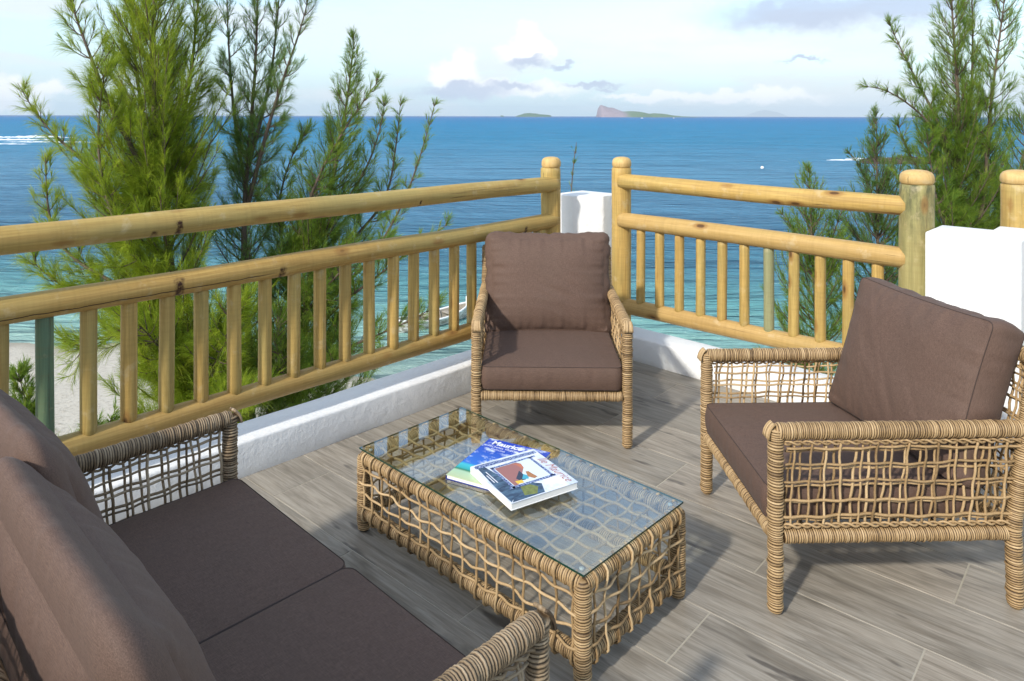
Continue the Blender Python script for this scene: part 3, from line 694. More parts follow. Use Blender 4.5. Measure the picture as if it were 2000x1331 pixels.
# third railing beyond the wide pillar
r3 = empty('railing', P(0, 0), ANG); tag(r3, 'log post and rails at the right edge, behind the wide white pillar', 'railing')
u4 = -2.907 + 2.159; v4 = VR + .63
post(r3, (u4, v4), .088, KH - .005, 1.455, M_log, 12)
rail(r3, 'top_rail', (u4 + .02, v4 - .02, ZT), (u4 + 2.2, v4 - .02, ZT), .056, M_log, 13); rail(r3, 'middle_rail', (u4 + .02, v4 - .02, ZM), (u4 + 2.2, v4 - .02, ZM), .057, M_log, 14); rail(r3, 'bottom_rail', (u4 + .02, v4 - .02, ZB), (u4 + 2.2, v4 - .02, ZB), .054, M_log, 15)
me = log_mesh(ZM - .05 - ZB, .033, 14, 0, 80)
for i in range(12): mesh_obj('baluster', me, M_log, r3, (u4 + .2 + i * .16, v4 - .015, ZB + .02))

# ------------------------------------------------------------------ cushions
def n1d(x, seed, fr):
    r_ = np.random.default_rng(seed); s_ = np.zeros_like(x)
    for k in range(5): s_ += np.sin(x * fr * (1 + .7 * k) * r_.uniform(.8, 1.2) + r_.uniform(0, 6.28)) / (1 + .6 * k)
    return s_ / 2
def cushion(wd, hd, th, puff, rc, pinch, seed, crease=.004, folds=0.0, fold_dir=(1, 1), N=64, round_=0.0, sag=0.0, seam=True):
    """boxed cushion lying in its own xy plane, z is thickness. Returns the mesh, and the two seam loops"""
    s = np.linspace(-1, 1, N); Sg, Tg = np.meshgrid(s, s)
    def plan(a, b):                                               # rounded rectangle with edges drawn in between the corners
        x = a * wd / 2; y = b * hd / 2
        rx = np.clip(np.abs(x) - (wd / 2 - rc), 0, None); ry = np.clip(np.abs(y) - (hd / 2 - rc), 0, None)
        k = np.sqrt(rx ** 2 + ry ** 2); m_ = np.maximum(rx, ry); f = np.where(k > 1e-9, m_ / np.maximum(k, 1e-9), 1)
        x = np.sign(x) * (np.minimum(np.abs(x), wd / 2 - rc) + rx * f); y = np.sign(y) * (np.minimum(np.abs(y), hd / 2 - rc) + ry * f)
        x = x * (1 - pinch * (1 - b ** 2)); y = y * (1 - pinch * (1 - a ** 2)) + 0 * a
        return x, y
    def top(a, b, side):
        x, y = plan(a, b); ea = 1 - np.abs(a); eb = 1 - np.abs(b)
        dome = (1 - np.abs(a) ** 3.2) ** .75 * (1 - np.abs(b) ** 3.2) ** .75
        z = th / 2 + puff * dome
        cw = crease * (np.exp(-ea * 5) * n1d(y * 30, seed + (a > 0).sum() % 2 + 3 * side, 1.6) + np.exp(-eb * 5) * n1d(x * 30, seed + 9 + side, 1.6)) * np.clip(np.minimum(ea, eb) * 26, 0, 1)
        if folds:
            q = (x * fold_dir[0] + y * fold_dir[1]); p_ = (-x * fold_dir[1] + y * fold_dir[0])
            nz = np.array([mnoise.noise(Vector((float(q_) * 17, float(p__) * 3.0, seed))) for q_, p__ in zip(q.ravel(), p_.ravel())]).reshape(q.shape)
            nz2 = np.array([mnoise.noise(Vector((float(q_) * 5, float(p__) * 4.0, seed + 8))) for q_, p__ in zip(q.ravel(), p_.ravel())]).reshape(q.shape)
            cw = cw - folds * np.abs(nz) * 1.4 * np.clip(.5 + nz2, 0, 1) * np.clip(np.minimum(ea, eb) * 7, 0, 1) + folds * .9 * nz2 * dome
        z = z + cw - sag * np.exp(-((b + .9) ** 2) * 8) * (1 - a ** 2)
        return x, y, z
    mb = MB(); idx = np.arange(N * N).reshape(N, N)
    q = np.stack([idx[:-1, :-1], idx[:-1, 1:], idx[1:, 1:], idx[1:, :-1]], -1).reshape(-1, 4)
    x, y, z = top(Sg, Tg, 0); mb.add(np.stack([x, y, z], -1), q); x2, y2, z2 = top(Sg, Tg, 1); mb.add(np.stack([x2, y2, -z2], -1), q[:, ::-1])
    per = np.concatenate([idx[0, :-1], idx[:-1, -1], idx[-1, ::-1][:-1], idx[::-1, 0][:-1]])
    T = np.stack([x, y, z], -1).reshape(-1, 3)[per]; B_ = np.stack([x2, y2, -z2], -1).reshape(-1, 3)[per]
    M_ = 10; rows = []; nrm = np.stack([np.roll(T[:, 1], -1) - np.roll(T[:, 1], 1), -(np.roll(T[:, 0], -1) - np.roll(T[:, 0], 1))], -1); nrm /= np.linalg.norm(nrm, axis=1)[:, None] + 1e-9
    al = np.cumsum(np.linalg.norm(T - np.roll(T, 1, 0), axis=1))
    for k in range(M_ + 1):
        f = k / M_; row = T * (1 - f) + B_ * f; bl = math.sin(math.pi * f) ** .8 * (.010 + .10 * puff + round_) ; bl = bl + crease * .9 * math.sin(math.pi * f) * n1d(al * 30, seed + 30, 1.2) + crease * .4 * math.sin(2 * math.pi * f) * n1d(al * 30, seed + 31, .9)
        row = row.copy(); row[:, :2] += nrm * np.reshape(bl, (-1, 1)); rows.append(row)
    n = len(per); i = np.arange(M_)[:, None] * n; j = np.arange(n)[None]; k = (j + 1) % n
    mb.add(np.concatenate(rows), np.stack([i + j, i + n + j, i + n + k, i + k], -1).reshape(-1, 4))
    return mb, T, B_, nrm
def cushion_obj(name, parent, loc, rot, **kw):
    seam = kw.get('seam', True)
    mb, T, B_, nrm = cushion(**kw); o = mb.build(name, M_fabric, parent, loc=loc, rot=rot)
    if not seam: return o
    sb = MB()
    for L_ in (T, B_):
        L2 = L_.copy(); L2[:, :2] += nrm * .0006; L2 = np.concatenate([L2, L2[:2]]); tube(sb, L2, .0017, 5, caps=False)
    sb.build('seam', M_seam, o); return o

# ------------------------------------------------------------------ woven seats
HW, HD = .40, .43                        # half width between leg centres, half depth
AR, LR = .0285, .0262                    # arm and leg radii
def woven_seat(name, half_w, M_, n_cush, seed, label, cat, group=None):
    e = empty(name); tag(e, label, cat, group)
    za = .642; zr = .272; zback = .885; lean = .085
    def add(nm, f, kind=None):
        mb = MB(); f(mb); o = mb.build(nm, M_, e)
        if kind: o['kind'] = kind
        return o
    for sx in (-1, 1):
        x = sx * half_w
        add('leg', lambda mb: wrapped(mb, (x, -HD, 0), (x, -HD, za + .012), LR, dome_a=True, dome_b=False, pitch=.0095))
        add('leg', lambda mb: (wrapped(mb, (x, HD + .01, 0), (x, HD, zr + .02), LR, dome_a=True, pitch=.0095), wrapped(mb, (x, HD, zr + .02), (x, HD + lean, zback + .02), LR, dome_b=True)))
        ya = HD + lean * (za - zr) / (zback - zr)
        def arm(mb):
            wrapped(mb, (x, -HD - .012, za), (x, ya, za), AR, dome_a=True)
            for q in range(7):                                       # canes folded over the front corner
                a_ = np.linspace(0, 1, 7); off = (q - 3) * .0075
                pts = np.stack([x + off * (1 - .3 * a_) , -HD - .010 - .024 * np.cos(a_ * 1.6), za + (AR + .001) * np.sin(a_ * 1.55) - (1 - a_) * .02], -1)
                tube(mb, pts, .0048, 6, tint=np.clip(rng.normal(.5, .2), 0, 1))
        add('armrest', arm)
        add('side_rail', lambda mb: wrapped(mb, (x, -HD + LR, zr), (x, HD - LR, zr), .0245))
        def side(mb):
            z0, z1 = zr + .030, za - .034
            for zz, sgn in ((z0 + .010, 1), (z1 - .004, -1)): braid(mb, (x + sx * .010, -HD + LR, zz), (x + sx * .010, ya - LR - (za - zz) * .1, zz), .0055, (sx, 0, 0))
            weave(mb, (x, -HD + .01, z0), (0, 2 * HD + .02, 0), (0, 0.03, z1 - z0), (sx, 0, 0), 15, 5)
        add('woven_side_panel', side, 'stuff')
    add('front_rail', lambda mb: wrapped(mb, (-half_w + LR, -HD, zr), (half_w - LR, -HD, zr), .0245))
    add('back_rail', lambda mb: wrapped(mb, (-half_w + LR, HD, zr), (half_w - LR, HD, zr), .027))
    add('top_rail', lambda mb: wrapped(mb, (-half_w, HD + lean, zback), (half_w, HD + lean, zback), AR))
    def back(mb):
        weave(mb, (-half_w + LR, HD, zr + .03), (2 * half_w - 2 * LR, 0, 0), (0, lean, zback - zr - .06), (0, 1, -.14), int(half_w * 36), 10)
        braid(mb, (-half_w + LR, HD + lean - .01, zback - .045), (half_w - LR, HD + lean - .01, zback - .045), .0055, (0, 1, 0))
    add('woven_back_panel', back, 'stuff')
    def under(mb):
        for q in np.linspace(-HD + .05, HD - .05, 12): strand(mb, (-half_w, q, zr + .012), (half_w, q, zr + .012), .006, .002, nrm=(0, 0, 1))
    add('seat_webbing', under, 'stuff')
    cw = (2 * half_w - 2 * LR - .004) / n_cush
    for i in range(n_cush):
        cx = -half_w + LR + .002 + cw * (i + .5); sd = seed + i * 17
        cushion_obj('seat_cushion', e, (cx, -.065, zr + .033 + .065), (0, 0, 0), wd=cw - .002, hd=.76, th=.118, puff=.016, rc=.035, pinch=.004, seed=sd, crease=.0022, folds=.0 if n_cush > 1 else .003, fold_dir=(1, .2))
    return e, cw
def back_cushion(e, cx, tilt, y, z, wd, seed, folds=.006, fd=(.4, 1), rz=0.0, puff=.05, hh=.59, th=.135, roll=0, **kw):
    return cushion_obj('back_cushion', e, (cx, y, z), (R(90 - tilt), roll, rz), wd=wd, hd=hh, th=th, puff=puff, rc=kw.pop('rc', .03), pinch=kw.pop('pinch', .03), seed=seed, crease=kw.pop('crease', .007), folds=folds, fold_dir=fd, **kw)
c1, cw = woven_seat('armchair', HW, M_wicker, 1, 3, 'woven cane armchair facing the camera in the corner behind the coffee table', 'armchair', 'matching woven cane seats')
c2 = copy_tree(c1)
bc = back_cushion(c1, 0, 16, .285, .43 + .272, .728, 31, folds=.006, crease=.007, pinch=.04, rc=.02, th=.10, puff=.07, round_=.022, seam=False, hh=.572)
bc = back_cushion(c2, 0, 17, .315, .43 + .28, .755, 47, folds=.009, fd=(.8, .6), rz=R(7), crease=.006, pinch=.035, puff=.06)
c1.location = (.221, 4.205, 0); c1.rotation_euler = (0, 0, R(-1.0))
c2.location = (1.352, 2.935, 0); c2.rotation_euler = (0, 0, R(-88.2))
c2['label'] = 'woven cane armchair seen from its side, in front of the wide white pillar'
sofa, cw = woven_seat('sofa', .76, M_wicker_grey, 2, 60, 'two-seat woven cane sofa with brown cushions at the lower left, seen from behind one arm', 'sofa', 'matching woven cane seats')
for ch in list(sofa.children): pass
cs = P(-1.806, 1.165 - HD, 0)
sofa.location = cs; sofa.rotation_euler = (0, 0, ANG + math.pi)
back_cushion(sofa, -.374, 20, .285, .43 + .275, .70, 71, folds=.006, fd=(.9, .45), puff=.068, hh=.59, th=.09, round_=.055, seam=False, crease=.003)
back_cushion(sofa, .374, 16, .265, .43 + .275, .70, 83, folds=.0065, fd=(.8, .6), puff=.068, hh=.59, th=.09, rz=R(2), round_=.055, seam=False, crease=.003)

# ------------------------------------------------------------------ coffee table
tb = empty('coffee_table', P((-2.563 - 1.357) / 2, 2.016, 0), ANG)
tag(tb, 'low woven cane coffee table with a clear glass top carrying two books', 'coffee table')
TX, TY, TH = .588, .278, .338; tr = .0262
def tadd(nm, f, kind=None):
    mb = MB(); f(mb); o = mb.build(nm, M_wicker, tb)
    if kind: o['kind'] = kind
for sx in (-1, 1):
    for sy in (-1, 1): tadd('leg', lambda mb: wrapped(mb, (sx * TX, sy * TY, 0), (sx * TX, sy * TY, TH - .012), tr + .002, dome_a=True, dome_b=True, pitch=.0080))
for z, nm in ((TH - tr - .002, 'top_rail'), (.082, 'lower_rail')):
    for s_ in (-1, 1):
        tadd(nm, lambda mb: wrapped(mb, (-TX, s_ * TY, z), (TX, s_ * TY, z), tr, pitch=.0080)); tadd(nm, lambda mb: wrapped(mb, (s_ * TX, -TY, z), (s_ * TX, TY, z), tr, pitch=.0080))
def tside(mb, O, A, nrm, na):
    O = np.array(O, float); A = np.array(A, float); nrm = np.array(nrm, float); B_ = np.array([0, 0, TH - .082 - tr]); L = np.linalg.norm(A)
    for i in range(na):                                              # uprights, wrapped round both rails
        s_ = (i + .5) / na + rng.normal(0, .005); p0 = O + A * s_; k = np.linspace(0, 1, 12); off = np.full(12, .021); zz = np.concatenate([[-.031, -.024, -.012, .012], np.linspace(.04, B_[2] - .04, 4), [B_[2] - .012, B_[2] + .012, B_[2] + .024, B_[2] + .031]]); off[[0, 11]] = 0; off[[1, 10]] = .022; off[[2, 3, 8, 9]] = .0315; k = (zz - zz[0]) / (zz[-1] - zz[0])
        lat = math.sin(i * 2.3) * .004 * np.sin(k * 5 + i) + rng.normal(0, .0008, 12)
        pts = p0 + nrm * (off + .004 * np.sin(k * 14 + i * np.pi) * (np.abs(k - .5) < .3))[:, None] + (A / L) * lat[:, None] + np.array([0, 0, 1.]) * zz[:, None]
        tube(mb, pts, .0046 * rng.uniform(.9, 1.1), 6, tint=np.clip(rng.normal(.42, .2), 0, 1))
    for j in range(4):
        zz = .035 + j * .052; n = int(L / .016); k = np.linspace(0, 1, n); ph = rng.uniform(0, 6)
        wave = .005 * np.sin(k * L / .41 * 6.28 + ph) + .0028 * np.sin(k * L / .13 * 6.28 + ph * 2)
        pts = O + A * k[:, None] + nrm * (.022 + .006 * np.sin(k * na * np.pi + j * np.pi))[:, None] + np.array([0, 0, 1.]) * (zz + wave)[:, None]
        tube(mb, pts, .0048, 6, tint=np.clip(rng.normal(.62, .15), 0, 1))
tadd('woven_side_panel', lambda mb: tside(mb, (-TX, -TY, .082), (2 * TX, 0, 0), (0, -1, 0), 19), 'stuff')
tadd('woven_side_panel', lambda mb: tside(mb, (-TX, TY, .082), (2 * TX, 0, 0), (0, 1, 0), 19), 'stuff')
tadd('woven_end_panel', lambda mb: tside(mb, (-TX, -TY, .082), (0, 2 * TY, 0), (-1, 0, 0), 9), 'stuff')
tadd('woven_end_panel', lambda mb: tside(mb, (TX, -TY, .082), (0, 2 * TY, 0), (1, 0, 0), 9), 'stuff')
def ttop(mb):
    zt = TH - .014
    nx, ny = 18, 8
    for i in range(1, nx):
        x = -TX + 2 * TX * i / nx; n = 44; k = np.linspace(0, 1, n)
        tube(mb, np.stack([x + .006 * np.sin(k * 9 + i * 1.3) + .003 * np.sin(k * 23 + i), -TY + 2 * TY * k, zt + .0038 * np.sin(k * ny * np.pi + i * np.pi)], -1), .0053, 6, tint=np.clip(rng.normal(.45, .2), 0, 1))
    for j in range(1, ny):
        y = -TY + 2 * TY * j / ny; n = 90; k = np.linspace(0, 1, n)
        tube(mb, np.stack([-TX + 2 * TX * k, y + .005 * np.sin(k * 16 + j * 2.1) + .003 * np.sin(k * 41 + j), zt - .0038 * np.sin(k * nx * np.pi + j * np.pi)], -1), .0055, 6, tint=np.clip(rng.normal(.6, .2), 0, 1))
tadd('woven_top_panel', ttop, 'stuff')
GZ = TH + .004
mb = MB(); gx, gy = .6035, .292
mb.add([(-gx, -gy, GZ + .007), (gx, -gy, GZ + .007), (gx, gy, GZ + .007), (-gx, gy, GZ + .007)], ngons=[[0, 1, 2, 3]])
mb.add([(-gx, -gy, GZ), (gx, -gy, GZ), (gx, gy, GZ), (-gx, gy, GZ)], ngons=[[3, 2, 1, 0]])
g_o = mb.build('glass_top', M_glass, tb, smooth=False)
mb = MB(); q = [(-gx, -gy), (gx, -gy), (gx, gy), (-gx, gy)]
for i in range(4):
    a_, b2 = q[i], q[(i + 1) % 4]; mb.add([(*a_, GZ), (*b2, GZ), (*b2, GZ + .007), (*a_, GZ + .007)], ngons=[[0, 1, 2, 3]])
mb.build('glass_edge', M_glass_edge, g_o, smooth=False)
for sx in (-1, 1):
    for sy in (-1, 1):
        mb = MB(); tube(mb, [(sx * (TX - .02), sy * (TY - .02), TH - .003), (sx * (TX - .02), sy * (TY - .02), GZ - .0003)], .008, 10); mb.build('glass_pad', flat('clear_rubber', (.5, .52, .5), .3), tb)

# ------------------------------------------------------------------ books
def text_obj(body, size, loc, rot, mat_, parent, shear=0, name='title', sx=1.0, bold=0.0):
    cu_ = bpy.data.curves.new('txt', 'FONT'); cu_.body = body; cu_.size = size; cu_.shear = shear; cu_.offset = bold; cu_.resolution_u = 3
    to = bpy.data.objects.new('txt', cu_); COL.objects.link(to); dg = bpy.context.evaluated_depsgraph_get(); me = bpy.data.meshes.new_from_object(to.evaluated_get(dg))
    bpy.data.objects.remove(to); o = mesh_obj(name, me, mat_, parent, loc, rot); me.materials.clear(); me.materials.append(mat_); o.scale = (sx, 1, 1); return o
def poly(name, pts, z, mat_, parent):
    mb = MB(); mb.add([(x, y, z) for x, y in pts], ngons=[list(range(len(pts)))]); o = mb.build(name, mat_, parent, smooth=False)
    if o.data.polygons[0].normal.z < 0: o.data.flip_normals()
    return o
def quadmesh(A, B_, C_, D_, z): return [A, B_, C_, D_]
M_paper = flat('book_page_edges', (.74, .73, .70), .7)
m, t = mat('cover_sky_print'); oc = objc(t); x, y, z = t.sep(oc)
n_ = t.noise(t.mapping(oc, scale=(16, 22, 1)), 1, 6, .62); cb = t.ramp(t.math('MULTIPLY', y, 3.4), [(0, (.50, .58, .34)), (.18, (.42, .62, .42)), (.22, (.02, .20, .10)), (.26, (.03, .40, .42)), (.36, (.05, .50, .60)), (.42, (.02, .16, .62)), (1, (.008, .05, .45))])
cl = t.math('MULTIPLY', t.maprange(n_, .52, .66), t.maprange(y, .12, .15)); cb = t.mix(cl, cb, (.72, .80, .90)); pin(t, col=cb, rough=.16, spec=.55); M_cover2 = m
m, t = mat('cover_pale_print'); oc = objc(t); n_ = t.noise(t.mapping(oc, scale=(10, 16, 1)), 1, 5, .6)
pin(t, col=t.mix(t.maprange(n_, .42, .62), (.80, .82, .86), (.52, .60, .76)), rough=.14, spec=.5); M_cover1 = m
m, t = mat('cover_slate_print'); oc = objc(t); n_ = t.noise(t.mapping(oc, scale=(50, 14, 1)), 1, 5, .7)
pin(t, col=t.mix(t.maprange(n_, .4, .65), (.012, .03, .07), (.08, .16, .25)), rough=.14, spec=.5); M_slate = m
m, t = mat('cover_frame_print'); oc = objc(t); n_ = t.noise(t.mapping(oc, scale=(150, 150, 1)), 1, 2, .6)
pin(t, col=t.mix(t.maprange(n_, .47, .56), (.015, .035, .17), (.34, .42, .62)), rough=.14, spec=.5); M_frame = m
m, t = mat('cover_green_print'); oc = objc(t); n_ = t.noise(oc, 70, 4, .7); pin(t, col=t.mix(n_, (.02, .04, .01), (.30, .33, .05)), rough=.16); M_gprint = m
M_txt_white = flat('print_white', (.85, .86, .9), .2); M_txt_brown = flat('print_brown', (.42, .16, .12), .2)
def book(name, c, ang, W, Hh, T_, z0, cover, spine_mat, label):
    e = empty(name, (c[0], c[1], z0), ang); tag(e, label, 'book', 'books on the coffee table')
    mb = MB(); rbox(mb, (-W / 2 + .003, -Hh / 2 + .003, .0018), (W / 2 - .003, Hh / 2 - .003, T_ - .0018), .0008); mb.build('pages', M_paper, e, smooth=False)
    for zz, nm in ((0, 'back_cover'), (T_ - .0018, 'front_cover')):
        mb = MB(); rbox(mb, (-W / 2, -Hh / 2, zz), (W / 2, Hh / 2, zz + .0018), .0005); o = mb.build(nm, cover if zz else spine_mat, e, smooth=False)
        if zz: o.data.transform(Matrix.Translation((W / 2, Hh / 2, 0))); o.location = (-W / 2, -Hh / 2, 0); fc = o
    mb = MB(); rbox(mb, (-W / 2 - .0012, -Hh / 2, .0002), (-W / 2 + .0016, Hh / 2, T_ - .0002), .0006); mb.build('spine', spine_mat, e, smooth=False)
    return e, fc
GT = GZ + .0072
# lower book: edges from its three visible corners
def fl(px, py, h):
    Y = F * (EYE - h) / (py - 227); return Vector(((px - 1000) / F * Y, Y))
h2 = GT + .017; A_, B2, C2 = fl(882, 930, h2), fl(959, 856, h2), fl(1077, 884, h2)
W2 = (C2 - B2).length; H2 = (B2 - A_).length; a2 = math.atan2((C2 - B2).y, (C2 - B2).x); cen = A_ + (C2 - B2) * .5 + (B2 - A_) * .5
ux = Vector((math.cos(a2), math.sin(a2))); uy = Vector((-ux.y, ux.x)); cen = B2 + ux * W2 / 2 - uy * H2 / 2
e2, f2 = book('book', cen, a2, W2, H2, .017, GT, M_cover2, flat('deep_blue_cover', (.01, .03, .25), .25), 'thin book with a blue sky cover titled Maurice, lying under the white book')
zt = .0171
text_obj('Maurice', .046, (.030, H2 - .046, zt), (0, 0, 0), M_txt_white, f2, name='title', sx=.95, bold=.0016)
text_obj('MICHAEL FRIEDEL', .0185, (.024, H2 - .070, zt), (0, 0, 0), M_txt_white, f2, name='lettering')
text_obj('EDITIONS', .015, (.050, H2 - .090, zt), (0, 0, 0), M_txt_white, f2, name='lettering')
h1 = GT + .0175 + .026; A_, B1, C1, D1 = fl(917, 909, h1), fl(997, 982, h1), fl(1134, 943, h1), fl(1047, 880, h1)
ex = ((B1 - A_) + (C1 - D1)) / 2; W1 = ex.length; a1 = math.atan2(ex.y, ex.x); ux = ex.normalized(); uy = Vector((-ux.y, ux.x)); ey = ((D1 - A_) + (C1 - B1)) / 2; H1 = ey.dot(uy); cen = (A_ + B1 + C1 + D1) / 4
e1, f1 = book('book', cen, a1, W1, H1, .026, GT + .0175, M_cover1, flat('white_cover', (.78, .78, .76), .3), 'thick white book with a framed seaside picture, on top of the blue book')
X = lambda f_: f_ * W1
Yy = lambda f_: f_ * H1
z1 = .0262
pr = lambda nm, pts, z, m_: poly(nm, [(X(a_), Yy(b2)) for a_, b2 in pts], z, m_, f1)
pr('print', [(.02, .06), (.62, .02), (.98, .02), (.90, .12), (.80, .27), (.60, .25), (.10, .16), (.03, .40)], z1, M_slate)
pr('print', [(.66, .30), (.99, .03), (.985, .50), (.80, .58), (.72, .48)], z1 + .00004, M_slate)
pr('print', [(.74, .30), (.93, .24), (.97, .40), (.84, .50), (.75, .44)], z1 + .0001, M_gprint)
pr('print', [(.19, .24), (.70, .24), (.70, .80), (.19, .80)], z1 + .00014, flat('print_pale_sky', (.70, .80, .84), .15))
pr('print', [(.20, .25), (.69, .25), (.69, .30), (.63, .40), (.50, .48), (.36, .60), (.26, .62), (.20, .58)], z1 + .0002, flat('print_terracotta', (.33, .13, .11), .15))
pr('print', [(.20, .50), (.26, .62), (.36, .60), (.40, .56), (.26, .55)], z1 + .00025, flat('print_red', (.50, .15, .07), .15))
pr('print', [(.40, .50), (.55, .36), (.62, .38), (.63, .46), (.50, .50)], z1 + .0003, flat('print_dark_boat', (.02, .03, .06), .15))
pr('print', [(.50, .50), (.60, .42), (.63, .50), (.56, .54)], z1 + .00034, flat('print_turquoise', (.05, .38, .50), .15))
pr('print', [(.46, .56), (.58, .52), (.66, .57), (.64, .63), (.55, .61), (.47, .60)], z1 + .00038, flat('print_ochre_tree', (.40, .17, .05), .15))
pr('print', [(.60, .31), (.67, .31), (.68, .40), (.61, .41)], z1 + .0004, flat('print_yellow', (.78, .50, .04), .15))
for nm, pts in (('a', [(.17, .20), (.74, .20), (.74, .24), (.17, .24)]), ('b', [(.17, .795), (.72, .795), (.72, .835), (.17, .835)]), ('c', [(.03, .03), (.10, .03), (.12, .97), (.05, .97)]), ('d', [(.69, .16), (.735, .16), (.735, .86), (.69, .86)]), ('e', [(.16, .20), (.195, .20), (.195, .9), (.16, .9)])):
    pr('printed_frame', pts, z1 + .00045, M_frame)
text_obj('Ile Maurice', .050, (X(.26), Yy(.875), z1 + .0005), (0, 0, 0), M_txt_brown, f1, shear=.35, name='title', sx=.92)
for i_, (a_, b2, w_) in enumerate(((.22, .10, .30), (.30, .065, .20))): pr('printed_line', [(a_, b2), (a_ + w_, b2), (a_ + w_, b2 + .012), (a_, b2 + .012)], z1 + .0005, M_txt_white)

# ------------------------------------------------------------------ casuarina trees
UP = np.array([0, 0, 1.])
def unit(v): return v / (np.linalg.norm(v, axis=-1, keepdims=True) + 1e-12)
def smooth_path(pts, step=.12):
    pts = np.asarray(pts, float)
    for _ in range(3):
        a_ = pts[:-1] * .75 + pts[1:] * .25; b_ = pts[:-1] * .25 + pts[1:] * .75
        pts = np.concatenate([pts[:1], np.stack([a_, b_], 1).reshape(-1, 3), pts[-1:]])
    L = np.concatenate([[0], np.cumsum(np.linalg.norm(np.diff(pts, axis=0), axis=1))]); n = max(4, int(L[-1] / step)); s_ = np.linspace(0, L[-1], n)
    return np.stack([np.interp(s_, L, pts[:, k]) for k in range(3)], -1), s_
def tree(name, stems, M_f, label, group, seed, cones=True, dens=1.2, nl=.15, nw=.0034, tr0=.07):
    """stems: list of dicts(pts, r0, b0, b1, gap) ; b0, b1 side-branch length at the foot and tip of the stem"""
    g = np.random.default_rng(seed); tk = MB(); bk = MB(); TW_p = []; TW_d = []; TW_l = []; TW_e = []
    base = None
    for si, s_ in enumerate(stems):
        path, L = smooth_path(s_['pts']); Lt = L[-1]; n = len(path)
        path = path + np.stack([np.sin(L * 1.7 + seed), np.cos(L * 1.3 + seed * 2), 0 * L], -1) * .02 * min(1, Lt / 2) * np.linspace(0, 1, n)[:, None]
        rad = s_['r0'] * (1 - np.linspace(0, 1, n)) ** .8 + .0025
        tube(tk if si == 0 else bk, path, rad, 8 if si == 0 else 6)
        if si == 0: base = path[0]
        pos = s_.get('from', .0) * Lt
        while pos < Lt:
            f = pos / Lt; i = np.searchsorted(L, pos); i = min(i, n - 2); p = path[i]; tdir = unit(path[i + 1] - path[i]); az_ = g.uniform(0, 2 * np.pi)
            if g.random() < s_.get('bias', 0): az_ = s_['az'] + g.normal(0, .6)
            h = np.array([math.cos(az_), math.sin(az_), 0]); h = unit(h - tdir * (h @ tdir))
            bl = (np.interp(f, s_.get('bx', [0, 1]), s_.get('by', [s_['b0'], s_['b1']]))) * g.uniform(.65, 1.2)
            ang = R(np.interp(f, [0, 1], [72, 38])) * g.uniform(.8, 1.15)
            m_ = max(5, int(bl / .07)); k = np.linspace(0, 1, m_); d0 = tdir * math.cos(ang) + h * math.sin(ang)
            dirs = unit(d0 + UP * (k[:, None] * .9 - .05) * 1.0 + g.normal(0, .13, (m_, 3)).cumsum(0) * .12)
            bp = np.concatenate([[p], p + np.cumsum(dirs * bl / m_, 0)])
            tube(bk, bp, np.linspace(.004 + bl * .010, .0016, len(bp)), 4, caps=False)
            # twigs on the branch
            nt = max(3 if bl > .12 else 1, int(bl / .036 * dens)); tt = g.uniform(.10, 1, nt) ** .85; idx = tt * (len(bp) - 1); i0 = np.minimum(idx.astype(int), len(bp) - 2); fr = (idx - i0)[:, None]
            pp = bp[i0] * (1 - fr) + bp[i0 + 1] * fr; dd = unit(bp[i0 + 1] - bp[i0]); rd = unit(g.normal(0, 1, (nt, 3))); rd = unit(rd - dd * (rd * dd).sum(1, keepdims=True))
            TW_p.append(pp); TW_d.append(unit(dd * .90 + rd * (.62 - .3 * tt)[:, None] + UP * .10)); TW_l.append((.05 + .26 * (1 - tt * .75) * min(1, bl / .6)) * g.uniform(.5, 1.3, nt)); TW_e.append(np.clip(np.clip(.15 + .75 * tt, 0, 1) * min(1, .5 + .5 * f + .2) + .35 * f, 0, 1.0))
            pos += s_.get('gap', .075) * g.uniform(.6, 1.4) / dens
        # needles on the bare end of the stem
        nt = int(Lt * .5 / .03); tt = g.uniform(.5, 1, nt); i0 = np.minimum((tt * (n - 1)).astype(int), n - 2); rd = unit(g.normal(0, 1, (nt, 3)))
        TW_p.append(path[i0]); TW_d.append(unit(unit(path[i0 + 1] - path[i0]) + rd * .5)); TW_l.append(g.uniform(.02, .08, nt)); TW_e.append(np.full(nt, 1.05))
    Pp = np.concatenate(TW_p); Dd = np.concatenate(TW_d); Ll = np.concatenate(TW_l); Ee = np.concatenate(TW_e); nT = len(Pp)
    # twig stems (thin 3-sided)
    mid = Pp + Dd * Ll[:, None] * .5 + UP * 0; end = Pp + unit(Dd + UP * .25) * Ll[:, None]
    sd_ = unit(np.cross(Dd, UP + 1e-3)); w_ = .0016
    vs = np.stack([Pp - sd_ * w_, Pp + sd_ * w_, end], 1).reshape(-1, 3); bk.add(vs, tris=np.arange(len(vs)).reshape(-1, 3))
    # needles
    per = int(24 * dens); ti = np.repeat(np.arange(nT), np.clip(per * (1.35 - .95 * Ee), 4, None).astype(int)); n = len(ti); f = g.uniform(0, 1, n)
    p0 = Pp[ti] + (end - Pp)[ti] * f[:, None]; rd = unit(g.normal(0, 1, (n, 3))); d0 = unit(Dd[ti] * 1.0 + rd * (.46 - .18 * Ee[ti])[:, None] + UP * .05)
    ln = nl * g.uniform(.4, 1.35, n) * (1.2 - .80 * np.minimum(Ee[ti], 1)); p1 = p0 + d0 * (ln * .5)[:, None]; droop = (.28 + .55 * (1 - Ee[ti]))[:, None]
    p2 = p1 + unit(d0 - UP * droop * 1.25 * (Ee[ti] < 1)[:, None] + g.normal(0, .12, (n, 3))) * (ln * .5)[:, None]
    sd_ = unit(np.cross(d0, g.normal(0, 1, (n, 3)))) * (nw * .5) * g.uniform(.7, 1.3, (n, 1))
